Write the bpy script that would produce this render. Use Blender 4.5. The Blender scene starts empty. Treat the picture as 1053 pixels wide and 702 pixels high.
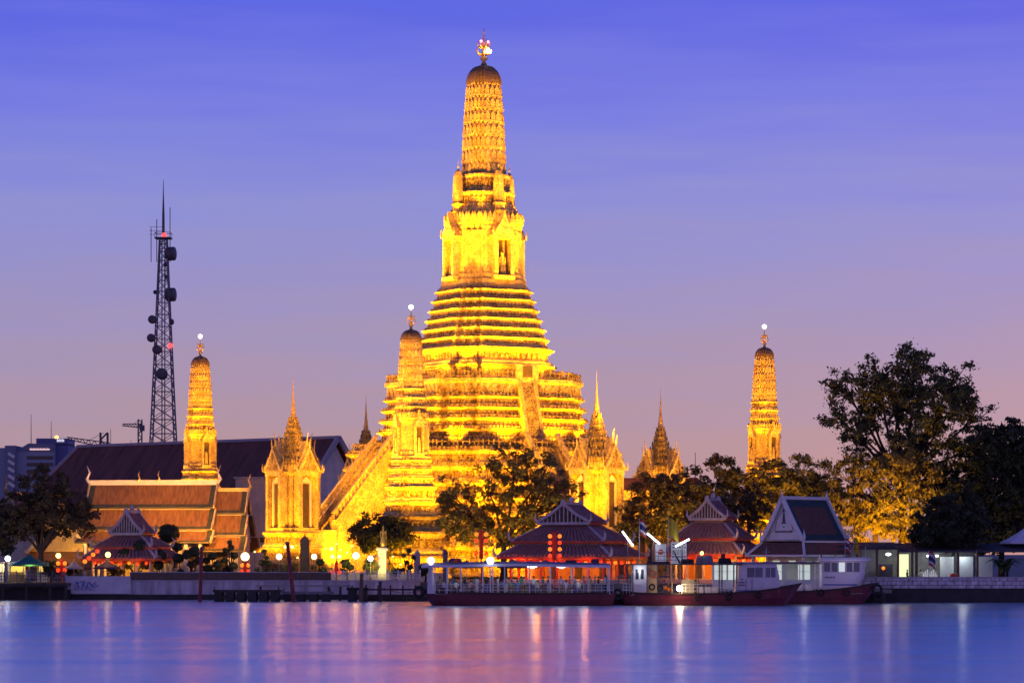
import bpy, bmesh, math, random
import numpy as np
from mathutils import Vector, Matrix
R = math.radians
random.seed(7)
rng = np.random.default_rng(11)
sc = bpy.context.scene
C = sc.collection

# ------------------------------------------------------------------ camera
F, CX, HZ, H = 2925.0, 526.5, 568.0, 6.0      # focal length in photo pixels, centre column, horizon row, eye height
cam_d = bpy.data.cameras.new('camera'); cam = bpy.data.objects.new('camera', cam_d); C.objects.link(cam)
cam.location = (0, 0, H); cam.rotation_euler = (R(90), 0, 0)
cam_d.sensor_width = 36; cam_d.lens = 100.0
cam_d.shift_y = (HZ - 351) / 1053
cam_d.clip_start = 1; cam_d.clip_end = 9000
sc.camera = cam

# ------------------------------------------------------------------ view + render
sc.render.engine = 'CYCLES'
sc.view_settings.view_transform = 'Standard'
sc.view_settings.look = 'None'
sc.view_settings.exposure = 0
sc.view_settings.gamma = 1
try:
    sc.cycles.use_denoising = True
    sc.cycles.denoiser = 'OPENIMAGEDENOISE'
    sc.cycles.sample_clamp_indirect = 6
    sc.cycles.max_bounces = 6
    sc.cycles.use_light_tree = True
except Exception: pass

# ------------------------------------------------------------------ dusk sky
world = bpy.data.worlds.new('World'); sc.world = world; world.use_nodes = True
nt = world.node_tree; N = nt.nodes; L = nt.links
bg = N['Background']
tc = N.new('ShaderNodeTexCoord'); sp = N.new('ShaderNodeSeparateXYZ'); L.new(tc.outputs['Generated'], sp.inputs[0])
# thin streaks of cirrus shift the gradient a little
mp = N.new('ShaderNodeMapping'); mp.inputs['Scale'].default_value = (7, 7, 75); mp.inputs['Rotation'].default_value = (0, R(4), 0)
L.new(tc.outputs['Generated'], mp.inputs[0])
nz = N.new('ShaderNodeTexNoise'); nz.inputs['Scale'].default_value = 1.6; nz.inputs['Detail'].default_value = 4
L.new(mp.outputs[0], nz.inputs['Vector'])
m1 = N.new('ShaderNodeMath'); m1.operation = 'MULTIPLY_ADD'; m1.inputs[1].default_value = 0.036; m1.inputs[2].default_value = -0.018
L.new(nz.outputs['Fac'], m1.inputs[0])
m2 = N.new('ShaderNodeMath'); m2.operation = 'ADD'; L.new(sp.outputs['Z'], m2.inputs[0]); L.new(m1.outputs[0], m2.inputs[1])
mr = N.new('ShaderNodeMapRange'); mr.inputs['From Min'].default_value = 0; mr.inputs['From Max'].default_value = 0.6
L.new(m2.outputs[0], mr.inputs['Value'])
rampA = N.new('ShaderNodeValToRGB'); L.new(mr.outputs[0], rampA.inputs[0])
def set_ramp(node, stops):
    e = node.color_ramp.elements
    while len(e) > 1: e.remove(e[-1])
    e[0].position = stops[0][0]; e[0].color = (*stops[0][1], 1)
    for p, c in stops[1:]:
        k = e.new(p); k.color = (*c, 1)
set_ramp(rampA, [(0.0, (.47, .275, .29)), (0.065, (.415, .28, .35)), (0.13, (.33, .275, .49)), (0.20, (.245, .26, .65)),
                 (0.26, (.165, .19, .74)), (0.315, (.095, .122, .75)), (0.38, (.05, .15, .85)), (0.55, (.04, .16, .80)), (0.8, (.04, .08, .42)), (1, (.03, .05, .28))])
rampB = N.new('ShaderNodeValToRGB'); L.new(mr.outputs[0], rampB.inputs[0])   # the eastern half of the sky, behind the camera
set_ramp(rampB, [(0.0, (.34, .21, .40)), (0.2, (.36, .24, .50)), (0.5, (.18, .16, .44)), (1, (.05, .065, .28))])
fb = N.new('ShaderNodeMapRange'); fb.inputs['From Min'].default_value = -0.3; fb.inputs['From Max'].default_value = 0.5
L.new(sp.outputs['Y'], fb.inputs['Value'])
mx = N.new('ShaderNodeMix'); mx.data_type = 'RGBA'
L.new(fb.outputs[0], mx.inputs[0]); L.new(rampB.outputs[0], mx.inputs[6]); L.new(rampA.outputs[0], mx.inputs[7])
sky = N.new('ShaderNodeTexSky'); sky.sky_type = 'NISHITA'; sky.sun_disc = False
sky.sun_elevation = R(0.5); sky.sun_rotation = R(20)
ad = N.new('ShaderNodeMix'); ad.data_type = 'RGBA'; ad.blend_type = 'ADD'; ad.inputs[0].default_value = 0.012
L.new(mx.outputs[2], ad.inputs[6]); L.new(sky.outputs[0], ad.inputs[7])
L.new(ad.outputs[2], bg.inputs['Color'])
bg.inputs['Strength'].default_value = 1.0

# ------------------------------------------------------------------ floodlights of the temple
TX, TY, TROT, GZ = -4.26, 430.0, R(30.5), 2.5     # temple centre, its turn, ground height
SOD = (1.0, .375, .0)
def pol(r, a, z=0):                                # a = degrees right of straight-to-camera, about the temple centre
    return Vector((TX + r * math.sin(R(a)), TY - r * math.cos(R(a)), z))
def spot(name, loc, aim, power, angle=60, col=SOD, blend=.6, size=.6):
    d = bpy.data.lights.new(name, 'SPOT'); d.energy = power; d.color = col; d.spot_size = R(angle); d.spot_blend = blend; d.shadow_soft_size = size
    o = bpy.data.objects.new(name, d); C.objects.link(o); o.location = loc
    o.rotation_euler = (Vector(aim) - Vector(loc)).to_track_quat('-Z', 'Y').to_euler()
    return o
def point(name, loc, power, col, size=.3):
    d = bpy.data.lights.new(name, 'POINT'); d.energy = power; d.color = col; d.shadow_soft_size = size
    o = bpy.data.objects.new(name, d); C.objects.link(o); o.location = loc
    return o
FL = 1.15
for a, p, h in ((-75, 90, 34), (-33, 110, 44), (-2, 70, 50), (20, 50, 40), (50, 90, 42), (88, 70, 40)):     # from the precinct
    spot('floodlight', pol(47, a, 9), pol(0, 0, h), p * 1000 * FL, 75)
for a, p in ((-40, 310), (30, 250), (-85, 150)):                     # long throws at the spire
    spot('floodlight', pol(47, a, 12), pol(0, 0, 72), p * 1000 * FL, 26)
for a in (-82, -50, -28, 2, 20, 50, 78):                            # ground ring, steeply up the lower terraces
    spot('floodlight', pol(29.5, a, 4.5), pol(13, a, 16), 17000 * FL, 110)
for a in (-95, -59.5 - 16, -59.5 + 16, -14.5, 30.5 - 16, 30.5 + 16, 68):   # lower terrace, up at the tower base
    spot('floodlight', pol(16.6, a, 22.4), pol(7, a, 40), 10000 * FL, 110)
for a in (-59.5 + 45, 30.5 + 45, -59.5 - 45, -59.5, 30.5):          # upper terrace, up at the tower
    spot('floodlight', pol(11.8, a, 32.8), pol(1, a, 60), 24000 * FL, 80)
    spot('floodlight', pol(12.3, a + 20, 33.0), pol(6, a + 10, 41), 3200 * FL, 140)
    spot('floodlight', pol(12.3, a - 20, 33.0), pol(6, a - 10, 41), 3200 * FL, 140)
    spot('floodlight', pol(12.0, a + 14, 33.4), pol(0, a, 82), 95000 * FL, 34)
for a in (-59.5, 30.5, -14.5, 75.5, -104.5):                        # at the shoulder of the spire
    spot('floodlight', pol(5.3, a + 10, 57.6), pol(1.5, a, 72), 2600 * FL, 90)
for a, rr, k, zl_ in ((-12.5, 43.8, .95, 9.5), (77.5, 42.6, .62, 4.5), (-102.5, 45, .68, 4.5)):      # satellite towers
    b = pol(rr, a)
    for dx, dy, p in ((-9, -7, 60), (8, -7, 44), (-1, -13, 45)):
        spot('floodlight', (b.x + dx, b.y + dy, zl_), (b.x, b.y, 26), p * 1000 * FL * k, 85)
    spot('floodlight', (b.x - 5, b.y - 9, 3.2), (b.x, b.y, 7), 9000 * FL * k, 120); spot('floodlight', (b.x + 5, b.y - 9, 3.2), (b.x, b.y, 7), 7000 * FL * k, 120)
    for dx, p in ((-13, 120), (11, 85)):
        spot('floodlight', (b.x + dx, b.y - 17, 11), (b.x, b.y, 33), p * 1000 * FL * k, 34)
for a, p in ((-59.5, 1.5), (30.5, .55), (120.5, 1.9), (-149.5, .8)):                     # spired pavilions
    b = pol(32, a)
    for dx, dy, k in ((-10, -9, 1.2), (-3, -12, .6), (7, -11, .8)):
        spot('floodlight', (b.x + dx, b.y + dy, 9 if a == 120.5 else 4), (b.x, b.y, 17), p * k * 11000 * FL, 80)

# ------------------------------------------------------------------ helpers
def X(px, Y): return (px - CX) * Y / F
def Z(py, Y): return H - (py - HZ) * Y / F
def P(px, py, Y): return Vector((X(px, Y), Y, Z(py, Y)))

class MB:
    def __init__(s): s.v = []; s.f = []; s.m = []; s.mi = 0
    def add(s, vs, fs):
        o = len(s.v); s.v += [tuple(p) for p in vs]
        for f in fs: s.f.append(tuple(i + o for i in f)); s.m.append(s.mi)
        return s
    def box(s, c, d, rz=0, rx=0, taper=1.0):
        hx, hy, hz = d[0] / 2, d[1] / 2, d[2] / 2
        vs = []
        for z, t in ((-hz, 1), (hz, taper)):
            for x, y in ((-hx, -hy), (hx, -hy), (hx, hy), (-hx, hy)): vs.append(Vector((x * t, y * t, z)))
        if rx: m = Matrix.Rotation(rx, 3, 'X'); vs = [m @ p for p in vs]
        if rz: m = Matrix.Rotation(rz, 3, 'Z'); vs = [m @ p for p in vs]
        c = Vector(c)
        return s.add([p + c for p in vs], [(3, 2, 1, 0), (4, 5, 6, 7), (0, 1, 5, 4), (1, 2, 6, 5), (2, 3, 7, 6), (3, 0, 4, 7)])
    def b0(s, x0, x1, y0, y1, z0, z1):
        return s.box(((x0 + x1) / 2, (y0 + y1) / 2, (z0 + z1) / 2), (x1 - x0, y1 - y0, z1 - z0))
    def tube(s, pts, rad, n=6, cap=True):
        pts = [Vector(p) for p in pts]
        if not isinstance(rad, (list, tuple)): rad = [rad] * len(pts)
        rings = []; ref = None
        for i, p in enumerate(pts):
            t = (pts[min(i + 1, len(pts) - 1)] - pts[max(i - 1, 0)])
            t = t.normalized() if t.length > 1e-9 else Vector((0, 0, 1))
            if ref is None: ref = Vector((1, 0, 0)) if abs(t.x) < .8 else Vector((0, 1, 0))
            u = t.cross(ref).normalized(); w = t.cross(u); ref = -w if False else ref
            rings.append([p + (u * math.cos(2 * math.pi * k / n) + w * math.sin(2 * math.pi * k / n)) * rad[i] for k in range(n)])
        return s.rings(rings, cap)
    def rings(s, rings, cap=True):
        n = len(rings[0]); vs = [p for r in rings for p in r]; fs = []
        for i in range(len(rings) - 1):
            for k in range(n):
                a = i * n + k; b = i * n + (k + 1) % n
                fs.append((a, b, b + n, a + n))
        if cap: fs.append(tuple(range(n - 1, -1, -1))); fs.append(tuple(range((len(rings) - 1) * n, len(rings) * n)))
        return s.add(vs, fs)
    def lathe(s, prof, n=12, c=(0, 0, 0)):
        return s.rings([[Vector((c[0] + r * math.cos(2 * math.pi * k / n), c[1] + r * math.sin(2 * math.pi * k / n), c[2] + z)) for k in range(n)] for r, z in prof])
    def ball(s, c, r, n=10, m=6, sz=1.0):
        return s.lathe([(max(r * math.sin(math.pi * i / m), .002), -r * sz * math.cos(math.pi * i / m)) for i in range(m + 1)], n, c)
    def beam(s, p, q, w, h=None):
        h = h or w; p = Vector(p); q = Vector(q); d = q - p
        if d.length < 1e-6: return s
        q4 = d.to_track_quat('Y', 'Z').to_matrix(); vs = []
        for e in (0, d.length):
            for x, z in ((-w / 2, -h / 2), (w / 2, -h / 2), (w / 2, h / 2), (-w / 2, h / 2)): vs.append(p + q4 @ Vector((x, e, z)))
        return s.add(vs, [(0, 1, 2, 3), (7, 6, 5, 4), (0, 4, 5, 1), (1, 5, 6, 2), (2, 6, 7, 3), (3, 7, 4, 0)])
    def prism(s, poly, axis, a, b):           # poly of (u,w); extruded along axis from a to b ('x': u=y,w=z; 'y': u=x,w=z; 'z': u=x,w=y)
        def mk(u, w, e): return {'x': (e, u, w), 'y': (u, e, w), 'z': (u, w, e)}[axis]
        n = len(poly); vs = [mk(u, w, a) for u, w in poly] + [mk(u, w, b) for u, w in poly]
        fs = [tuple(range(n)), tuple(range(2 * n - 1, n - 1, -1))] + [(k, (k + 1) % n, (k + 1) % n + n, k + n) for k in range(n)]
        return s.add(vs, fs)
    def slab(s, a, b, c, d, t):               # a quad given thickness t downward
        dz = Vector((0, 0, -t)); q = [Vector(p) for p in (a, b, c, d)]
        return s.add(q + [p + dz for p in q], [(0, 1, 2, 3), (7, 6, 5, 4), (0, 4, 5, 1), (1, 5, 6, 2), (2, 6, 7, 3), (3, 7, 4, 0)])
    def slope(s, a, b, c, d, n, rib=.07, t=.08):   # a,b eave; c above b, d above a: roof panel with tile ribs
        a, b, c, d = (Vector(p) for p in (a, b, c, d)); s.slab(a, b, c, d, t)
        nn = (b - a).cross(d - a); nn = nn.normalized() if nn.length > 1e-6 else Vector((0, 0, 1))
        for k in range(n):
            u = (k + .5) / n; p = a.lerp(b, u); q = d.lerp(c, u); s.beam(p + nn * rib * .3, q + nn * rib * .3, rib, rib)
        return s
    def build(s, name, mats, parent=None, smooth=False, loc=None):
        me = bpy.data.meshes.new(name); me.from_pydata(s.v, [], s.f)
        if not isinstance(mats, (list, tuple)): mats = [mats]
        for m in mats: me.materials.append(m)
        if len(mats) > 1: me.polygons.foreach_set('material_index', s.m)
        bm = bmesh.new(); bm.from_mesh(me); bmesh.ops.recalc_face_normals(bm, faces=bm.faces); bm.to_mesh(me); bm.free()
        if smooth: me.polygons.foreach_set('use_smooth', [True] * len(me.polygons))
        o = bpy.data.objects.new(name, me); C.objects.link(o)
        if parent: o.parent = parent
        if loc is not None: o.location = loc
        return o

def tag(o, label=None, cat=None, group=None, kind=None):
    if label: o['label'] = label
    if cat: o['category'] = cat
    if group: o['group'] = group
    if kind: o['kind'] = kind
    return o
def thing(name, label, cat, loc=(0, 0, 0), rz=0, group=None):
    o = bpy.data.objects.new(name, None); C.objects.link(o); o.location = loc; o.rotation_euler = (0, 0, rz)
    o.empty_display_size = .5
    return tag(o, label, cat, group)
def dup(root, loc, rz=None, label=None, group=None, scale=None):
    def cp(o, par):
        c = o.copy(); C.objects.link(c)
        if par: c.parent = par
        for ch in list(o.children): cp(ch, c)
        return c
    r = cp(root, None); r.location = loc
    if rz is not None: r.rotation_euler = (0, 0, rz)
    if scale: r.scale = (scale,) * 3
    if label: r['label'] = label
    if group: r['group'] = group
    return r

# ------------------------------------------------------------------ materials
def M(name, col, rough=.75, var=.18, scale=1.5, bump=0.0, bscale=6.0, metal=0.0, stretch=(1, 1, 1)):
    m = bpy.data.materials.new(name); m.use_nodes = True; t = m.node_tree; n = t.nodes; l = t.links; b = n['Principled BSDF']
    b.inputs['Roughness'].default_value = rough; b.inputs['Metallic'].default_value = metal
    c = n.new('ShaderNodeTexCoord'); mpn = n.new('ShaderNodeMapping'); mpn.inputs['Scale'].default_value = stretch; l.new(c.outputs['Object'], mpn.inputs[0])
    nn = n.new('ShaderNodeTexNoise'); nn.inputs['Scale'].default_value = scale; nn.inputs['Detail'].default_value = 5; l.new(mpn.outputs[0], nn.inputs['Vector'])
    r = n.new('ShaderNodeValToRGB'); r.color_ramp.elements[0].position = .3; r.color_ramp.elements[1].position = .7
    r.color_ramp.elements[0].color = (*[x * (1 - var) for x in col], 1); r.color_ramp.elements[1].color = (*[min(1, x * (1 + var)) for x in col], 1)
    l.new(nn.outputs['Fac'], r.inputs[0]); l.new(r.outputs[0], b.inputs['Base Color'])
    if bump:
        n2 = n.new('ShaderNodeTexNoise'); n2.inputs['Scale'].default_value = bscale; n2.inputs['Detail'].default_value = 3; l.new(mpn.outputs[0], n2.inputs['Vector'])
        bp = n.new('ShaderNodeBump'); bp.inputs['Strength'].default_value = bump; bp.inputs['Distance'].default_value = .1
        l.new(n2.outputs['Fac'], bp.inputs['Height']); l.new(bp.outputs[0], b.inputs['Normal'])
    return m
def E(name, col, strength):
    m = bpy.data.materials.new(name); m.use_nodes = True; b = m.node_tree.nodes['Principled BSDF']
    b.inputs['Base Color'].default_value = (*[min(.8, x) for x in col], 1); b.inputs['Emission Color'].default_value = (*col, 1); b.inputs['Emission Strength'].default_value = strength
    return m
def porcelain(name, dark, light, sc_=2.2):
    m = bpy.data.materials.new(name); m.use_nodes = True; t = m.node_tree; n = t.nodes; l = t.links; b = n['Principled BSDF']
    b.inputs['Roughness'].default_value = .55
    c = n.new('ShaderNodeTexCoord')
    mpn = n.new('ShaderNodeMapping'); mpn.inputs['Scale'].default_value = (1, 1, 1.25); l.new(c.outputs['Object'], mpn.inputs[0])
    v = n.new('ShaderNodeTexVoronoi'); v.inputs['Scale'].default_value = sc_; l.new(mpn.outputs[0], v.inputs['Vector'])
    nn = n.new('ShaderNodeTexNoise'); nn.inputs['Scale'].default_value = .9; nn.inputs['Detail'].default_value = 6; l.new(c.outputs['Object'], nn.inputs['Vector'])
    a = n.new('ShaderNodeMath'); a.operation = 'MULTIPLY_ADD'; a.inputs[1].default_value = -.6; l.new(v.outputs['Distance'], a.inputs[0]); l.new(nn.outputs['Fac'], a.inputs[2])
    r = n.new('ShaderNodeValToRGB'); e = r.color_ramp.elements
    e[0].position = 0.02; e[0].color = (*dark, 1); e[1].position = .42; e[1].color = (*light, 1)
    l.new(a.outputs[0], r.inputs[0]); l.new(r.outputs[0], b.inputs['Base Color'])
    bp = n.new('ShaderNodeBump'); bp.inputs['Strength'].default_value = .55; bp.inputs['Distance'].default_value = .12
    l.new(a.outputs[0], bp.inputs['Height']); l.new(bp.outputs[0], b.inputs['Normal'])
    return m
def block_mat(name, c1, c2, mortar, sx, sy):
    m = bpy.data.materials.new(name); m.use_nodes = True; t = m.node_tree; n = t.nodes; l = t.links; b = n['Principled BSDF']; b.inputs['Roughness'].default_value = .9
    c = n.new('ShaderNodeTexCoord'); mpn = n.new('ShaderNodeMapping'); mpn.inputs['Rotation'].default_value = (R(90), 0, 0); l.new(c.outputs['Object'], mpn.inputs[0])
    k = n.new('ShaderNodeTexBrick'); k.inputs['Color1'].default_value = (*c1, 1); k.inputs['Color2'].default_value = (*c2, 1); k.inputs['Mortar'].default_value = (*mortar, 1)
    k.inputs['Scale'].default_value = 1; k.inputs['Brick Width'].default_value = sx; k.inputs['Row Height'].default_value = sy; k.inputs['Mortar Size'].default_value = .035
    l.new(mpn.outputs[0], k.inputs['Vector'])
    nn = n.new('ShaderNodeTexNoise'); nn.inputs['Scale'].default_value = 1.3; nn.inputs['Detail'].default_value = 5; l.new(c.outputs['Object'], nn.inputs['Vector'])
    mxn = n.new('ShaderNodeMix'); mxn.data_type = 'RGBA'; mxn.blend_type = 'MULTIPLY'; mxn.inputs[0].default_value = .8
    rr = n.new('ShaderNodeValToRGB'); rr.color_ramp.elements[0].position = .35; rr.color_ramp.elements[0].color = (.45, .42, .4, 1); rr.color_ramp.elements[1].position = .6
    l.new(nn.outputs['Fac'], rr.inputs[0]); l.new(k.outputs['Color'], mxn.inputs[6]); l.new(rr.outputs[0], mxn.inputs[7]); l.new(mxn.outputs[2], b.inputs['Base Color'])
    return m

PORC = porcelain('porcelain stucco', (.38, .27, .09), (.74, .60, .21), 3.2)
PORC_FINE = porcelain('fine porcelain stucco', (.36, .25, .08), (.74, .60, .20), 4.5)
PORC_DARK = porcelain('dark relief and recess-shade porcelain', (.14, .09, .03), (.52, .40, .13), 3.5)  # darker relief tone, also paints recess shade on the tiers
STONE_DK = M('dark stone', (.16, .12, .08), .85, .3)
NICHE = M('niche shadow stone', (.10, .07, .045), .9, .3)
CAPM = M('weathered cap', (.16, .11, .06), .7, .35, 2.5)
GILT = M('gilded metal', (.75, .5, .15), .35, .15, metal=.6)
STUCCO = M('white stucco', (.74, .70, .64), .85, .12, .8, .15)
WHITE = M('white paint', (.80, .79, .78), .5, .06, 1.2)
CREAM = M('cream plaster', (.62, .54, .42), .85, .15, .7)
ROOF_OR = M('orange glazed tile', (.22, .10, .032), .55, .38, 1.6, .4, 5, 0, (2.2, .45, .45))
ROOF_BD = M('dark green tile border', (.05, .055, .035), .5, .3)
ROOF_MAR = M('maroon hall roof', (.16, .06, .042), .85, .32, .9, .3, 3, 0, (.9, .16, .16))
ROOF_CH = M('grey chinese tile', (.31, .15, .15), .75, .25, 2)
RIDGE_CH = M('pale chinese ridge', (.55, .48, .48), .8, .2)
RED = M('red lacquer', (.50, .035, .025), .5, .2)
RED_BEAM = M('vermilion beam', (.62, .06, .02), .5, .2)
SALA_RED = M('sala red tile', (.15, .055, .038), .6, .25, 2, .4, 7)
SALA_GRN = M('sala green tile', (.018, .05, .055), .6, .25, 2)
WOOD = M('dark timber', (.06, .042, .035), .85, .3)
WOODM = M('brown timber', (.16, .10, .07), .85, .25, 2, stretch=(.3, 1, 4))
CONC = M('quay concrete', (.48, .45, .46), .9, .2, .5, .2)
QUAY = M('streaked quay concrete', (.50, .45, .48), .9, .38, 1.1, .25, 4, 0, (1.2, 1, .22))
CONC_WET = M('wet algae concrete', (.022, .02, .022), .6, .5, .8, .3)
STEEL = M('painted steel', (.12, .12, .14), .6, .15)
STEEL_LT = M('galvanised steel', (.45, .45, .48), .5, .15)
BLACK = M('black rubber', (.012, .012, .013), .7, .2)
HULL = M('maroon hull paint', (.15, .016, .028), .45, .2, .8)
HULL_DK = M('dark boot topping', (.03, .012, .014), .5, .3)
DECK = M('deck boards', (.24, .2, .18), .8, .2)
BOATW = M('boat white paint', (.72, .66, .70), .45, .08, 1)
BOATROOF = M('boat roof canvas', (.22, .18, .24), .7, .2)
BOAT_GLASS = M('boat glass', (.16, .17, .22), .08, .3, .6)
GLASS_DK = M('dark glass', (.03, .035, .045), .12, .2)
TEAL = M('teal paint', (.03, .22, .22), .5, .2)
TEALC = M('teal canvas', (.02, .16, .16), .8, .2)
GREYC = M('grey canvas', (.42, .36, .36), .85, .15)
PURPC = M('plum canvas', (.10, .05, .09), .85, .2)
LILAC = M('white canvas', (.72, .70, .78), .8, .08)
BARK = M('bark', (.085, .06, .042), .95, .35, 3, .5, 9)
BARK_D = M('dark bark', (.035, .026, .02), .95, .35, 3)
def leafm(name, a, b):
    m = M(name, [(x + y) / 2 for x, y in zip(a, b)], .75, 0, .55)
    for nd in m.node_tree.nodes:
        if nd.type == 'VALTORGB': nd.color_ramp.elements[0].color = (*a, 1); nd.color_ramp.elements[1].color = (*b, 1)
    return m
LEAF = leafm('leaves', (.05, .06, .018), (.14, .14, .04))
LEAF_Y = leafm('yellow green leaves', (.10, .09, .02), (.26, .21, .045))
LEAF_D = leafm('dark leaves', (.022, .03, .016), (.06, .07, .028))
LEAF_B = leafm('brownish leaves', (.07, .058, .022), (.16, .12, .045))
TOPI = leafm('clipped leaves', (.02, .035, .014), (.055, .075, .025))
BANANA = leafm('banana leaves', (.03, .06, .02), (.08, .13, .035))
LAMP_W = E('cool white lamp', (.85, .95, 1), 4)
LAMP_Y = E('warm lamp', (1, .66, .16), 4)
LAMP_WY = E('white warm lamp', (1, .80, .40), 4)
LANT = E('lit red lantern', (1, .07, .012), 1.0)
LANT_O = E('lit orange lantern', (1, .24, .02), 1.3)
TUBE = E('fluorescent tube', (.88, .95, 1), 4)
REDL = E('red aircraft light', (1, .05, .05), 3)
TIPL = E('white tip lamp', (1, .95, .85), 9)
PANEL_W = E('lit white panel', (.8, .95, .80), .5)
PANEL_Y = E('lit yellow panel', (.95, 1, .50), 1.0)
SKIN = M('skin', (.42, .25, .17), .6, .08)
HAIR = M('black hair', (.015, .012, .011), .6, .1)
BRONZE = M('gilded bronze', (.55, .36, .10), .4, .15, metal=.5)
BLUE_P = M('blue paint', (.06, .12, .48), .6, .1)
# ------------------------------------------------------------------ setting: ground, river
g = MB()
LB, RB = 366.0, 345.0           # depth of the left and right river banks
edge = [(-900, LB), (X(432, LB), LB), (X(640, RB + 6), RB + 6), (X(880, RB), RB), (900, RB)]
far = [(x * (4.5 if abs(x) > 800 else 1), 5200) for x, y in edge]
xs = edge
vs = [(x, y, 2.2) for x, y in edge] + [(x, y, 2.2) for x, y in far] + [(x, y, -3) for x, y in edge]
n = len(edge)
g.add(vs, [(i, i + 1, i + 1 + n, i + n) for i in range(n - 1)] + [(i, i + 1, i + 1 + 2 * n, i + 2 * n) for i in range(n - 1)])
ground = g.build('ground', M('paved ground', (.16, .14, .13), .9, .25, .2)); tag(ground, kind='structure')

wm = bpy.data.materials.new('river water'); wm.use_nodes = True
t = wm.node_tree; nn_ = t.nodes; ll = t.links; b = nn_['Principled BSDF']
b.inputs['Base Color'].default_value = (.46, .74, 1, 1); b.inputs['Metallic'].default_value = .85; b.inputs['IOR'].default_value = 1.333
c = nn_.new('ShaderNodeTexCoord'); mpn = nn_.new('ShaderNodeMapping'); mpn.inputs['Scale'].default_value = (.012, .10, 1); ll.new(c.outputs['Object'], mpn.inputs[0])
nz1 = nn_.new('ShaderNodeTexNoise'); nz1.inputs['Scale'].default_value = 1; nz1.inputs['Detail'].default_value = 4; ll.new(mpn.outputs[0], nz1.inputs['Vector'])
rr_ = nn_.new('ShaderNodeMapRange'); rr_.inputs['From Min'].default_value = .3; rr_.inputs['From Max'].default_value = .7
rr_.inputs['To Min'].default_value = .30; rr_.inputs['To Max'].default_value = .42
ll.new(nz1.outputs['Fac'], rr_.inputs['Value']); ll.new(rr_.outputs[0], b.inputs['Roughness'])
mpb = nn_.new('ShaderNodeMapping'); mpb.inputs['Scale'].default_value = (.05, .35, 1); ll.new(c.outputs['Object'], mpb.inputs[0])
nz2 = nn_.new('ShaderNodeTexNoise'); nz2.inputs['Scale'].default_value = 1; nz2.inputs['Detail'].default_value = 3; ll.new(mpb.outputs[0], nz2.inputs['Vector'])
bp = nn_.new('ShaderNodeBump'); bp.inputs['Strength'].default_value = .12; bp.inputs['Distance'].default_value = .12
ll.new(nz2.outputs['Fac'], bp.inputs['Height']); ll.new(bp.outputs[0], b.inputs['Normal'])
# calmer water mirrors more sharply; its warm tint paints in extra gold reflection
g2 = nn_.new('ShaderNodeBsdfGlossy'); g2.inputs['Color'].default_value = (.92, .74, .70, 1); g2.inputs['Roughness'].default_value = .20; ll.new(bp.outputs[0], g2.inputs['Normal'])
mxs = nn_.new('ShaderNodeMixShader'); mr2 = nn_.new('ShaderNodeMapRange'); mr2.inputs['From Min'].default_value = .3; mr2.inputs['From Max'].default_value = .7; mr2.inputs['To Min'].default_value = .62; mr2.inputs['To Max'].default_value = .34
ll.new(nz1.outputs['Fac'], mr2.inputs['Value']); ll.new(mr2.outputs[0], mxs.inputs[0]); ll.new(b.outputs[0], mxs.inputs[1]); ll.new(g2.outputs[0], mxs.inputs[2]); ll.new(mxs.outputs[0], nn_['Material Output'].inputs['Surface'])
w = MB(); w.add([(-900, -300, 0), (900, -300, 0), (900, RB + 2, 0), (X(640, RB + 6), RB + 8, 0), (X(432, LB), LB + 2, 0), (-900, LB + 2, 0)], [(0, 1, 2, 3, 4, 5)])
water = w.build('river', wm); tag(water, kind='structure')

# ------------------------------------------------------------------ temple
def plan(s, n=3, d=.13, k=1.0):
    a = s * (1 - n * d); ds = s * d
    q = [(s, a)]
    for i in range(n):
        x, y = q[-1]; q.append((x - ds, y)); q.append((x - ds, y + ds))
    pts = []
    for r in range(4):
        for x, y in q:
            for _ in range(r): x, y = -y, x
            pts.append((x * k, y * k))
    return pts
def loft(mb, prof, n=3, d=.13, c=(0, 0), cap=True, dark=False):
    if dark:                                       # shade painted in: recess risers and cornice faces take the darker porcelain
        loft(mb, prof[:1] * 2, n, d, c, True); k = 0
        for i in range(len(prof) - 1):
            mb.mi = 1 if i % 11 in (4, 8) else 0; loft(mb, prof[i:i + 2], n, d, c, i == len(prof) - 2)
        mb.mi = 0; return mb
    return mb.rings([[Vector((x + c[0], y + c[1], z)) for x, y in plan(max(s, .01), n, d)] for s, z in prof], cap)
def tiers(s0, s1, z0, z1, n, out=.22):
    pr = []; h = (z1 - z0) / n
    for i in range(n):
        a = s0 + (s1 - s0) * i / n; b2 = s0 + (s1 - s0) * (i + 1) / n; z = z0 + i * h; o = out
        pr += [(a, z), (a, z + .10 * h), (a - .10 * o, z + .13 * h), (a - .8 * o, z + .24 * h), (a - 1.25 * o, z + .28 * h), (a - 1.25 * o, z + .60 * h),
               (a - .5 * o, z + .70 * h), (a - .5 * o, z + .74 * h), (a + .25 * o, z + .84 * h), (a + .3 * o, z + .93 * h), (b2, z + .97 * h)]
    pr.append((s1, z1)); return pr
def along(s, spacing, fn, n=3, d=.13, c=(0, 0), minlen=.3):
    p = plan(s, n, d)
    for i in range(len(p)):
        a = Vector(p[i]); b2 = Vector(p[(i + 1) % len(p)]); e = b2 - a; ln = e.length
        if ln < minlen: continue
        m = max(1, int(ln / spacing)); ang = math.atan2(e.y, e.x); nrm = Vector((e.y, -e.x)) / ln
        for k in range(m):
            q = a + e * ((k + .5) / m); fn(Vector((q.x + c[0], q.y + c[1])), nrm, ang, ln / m)
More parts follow.
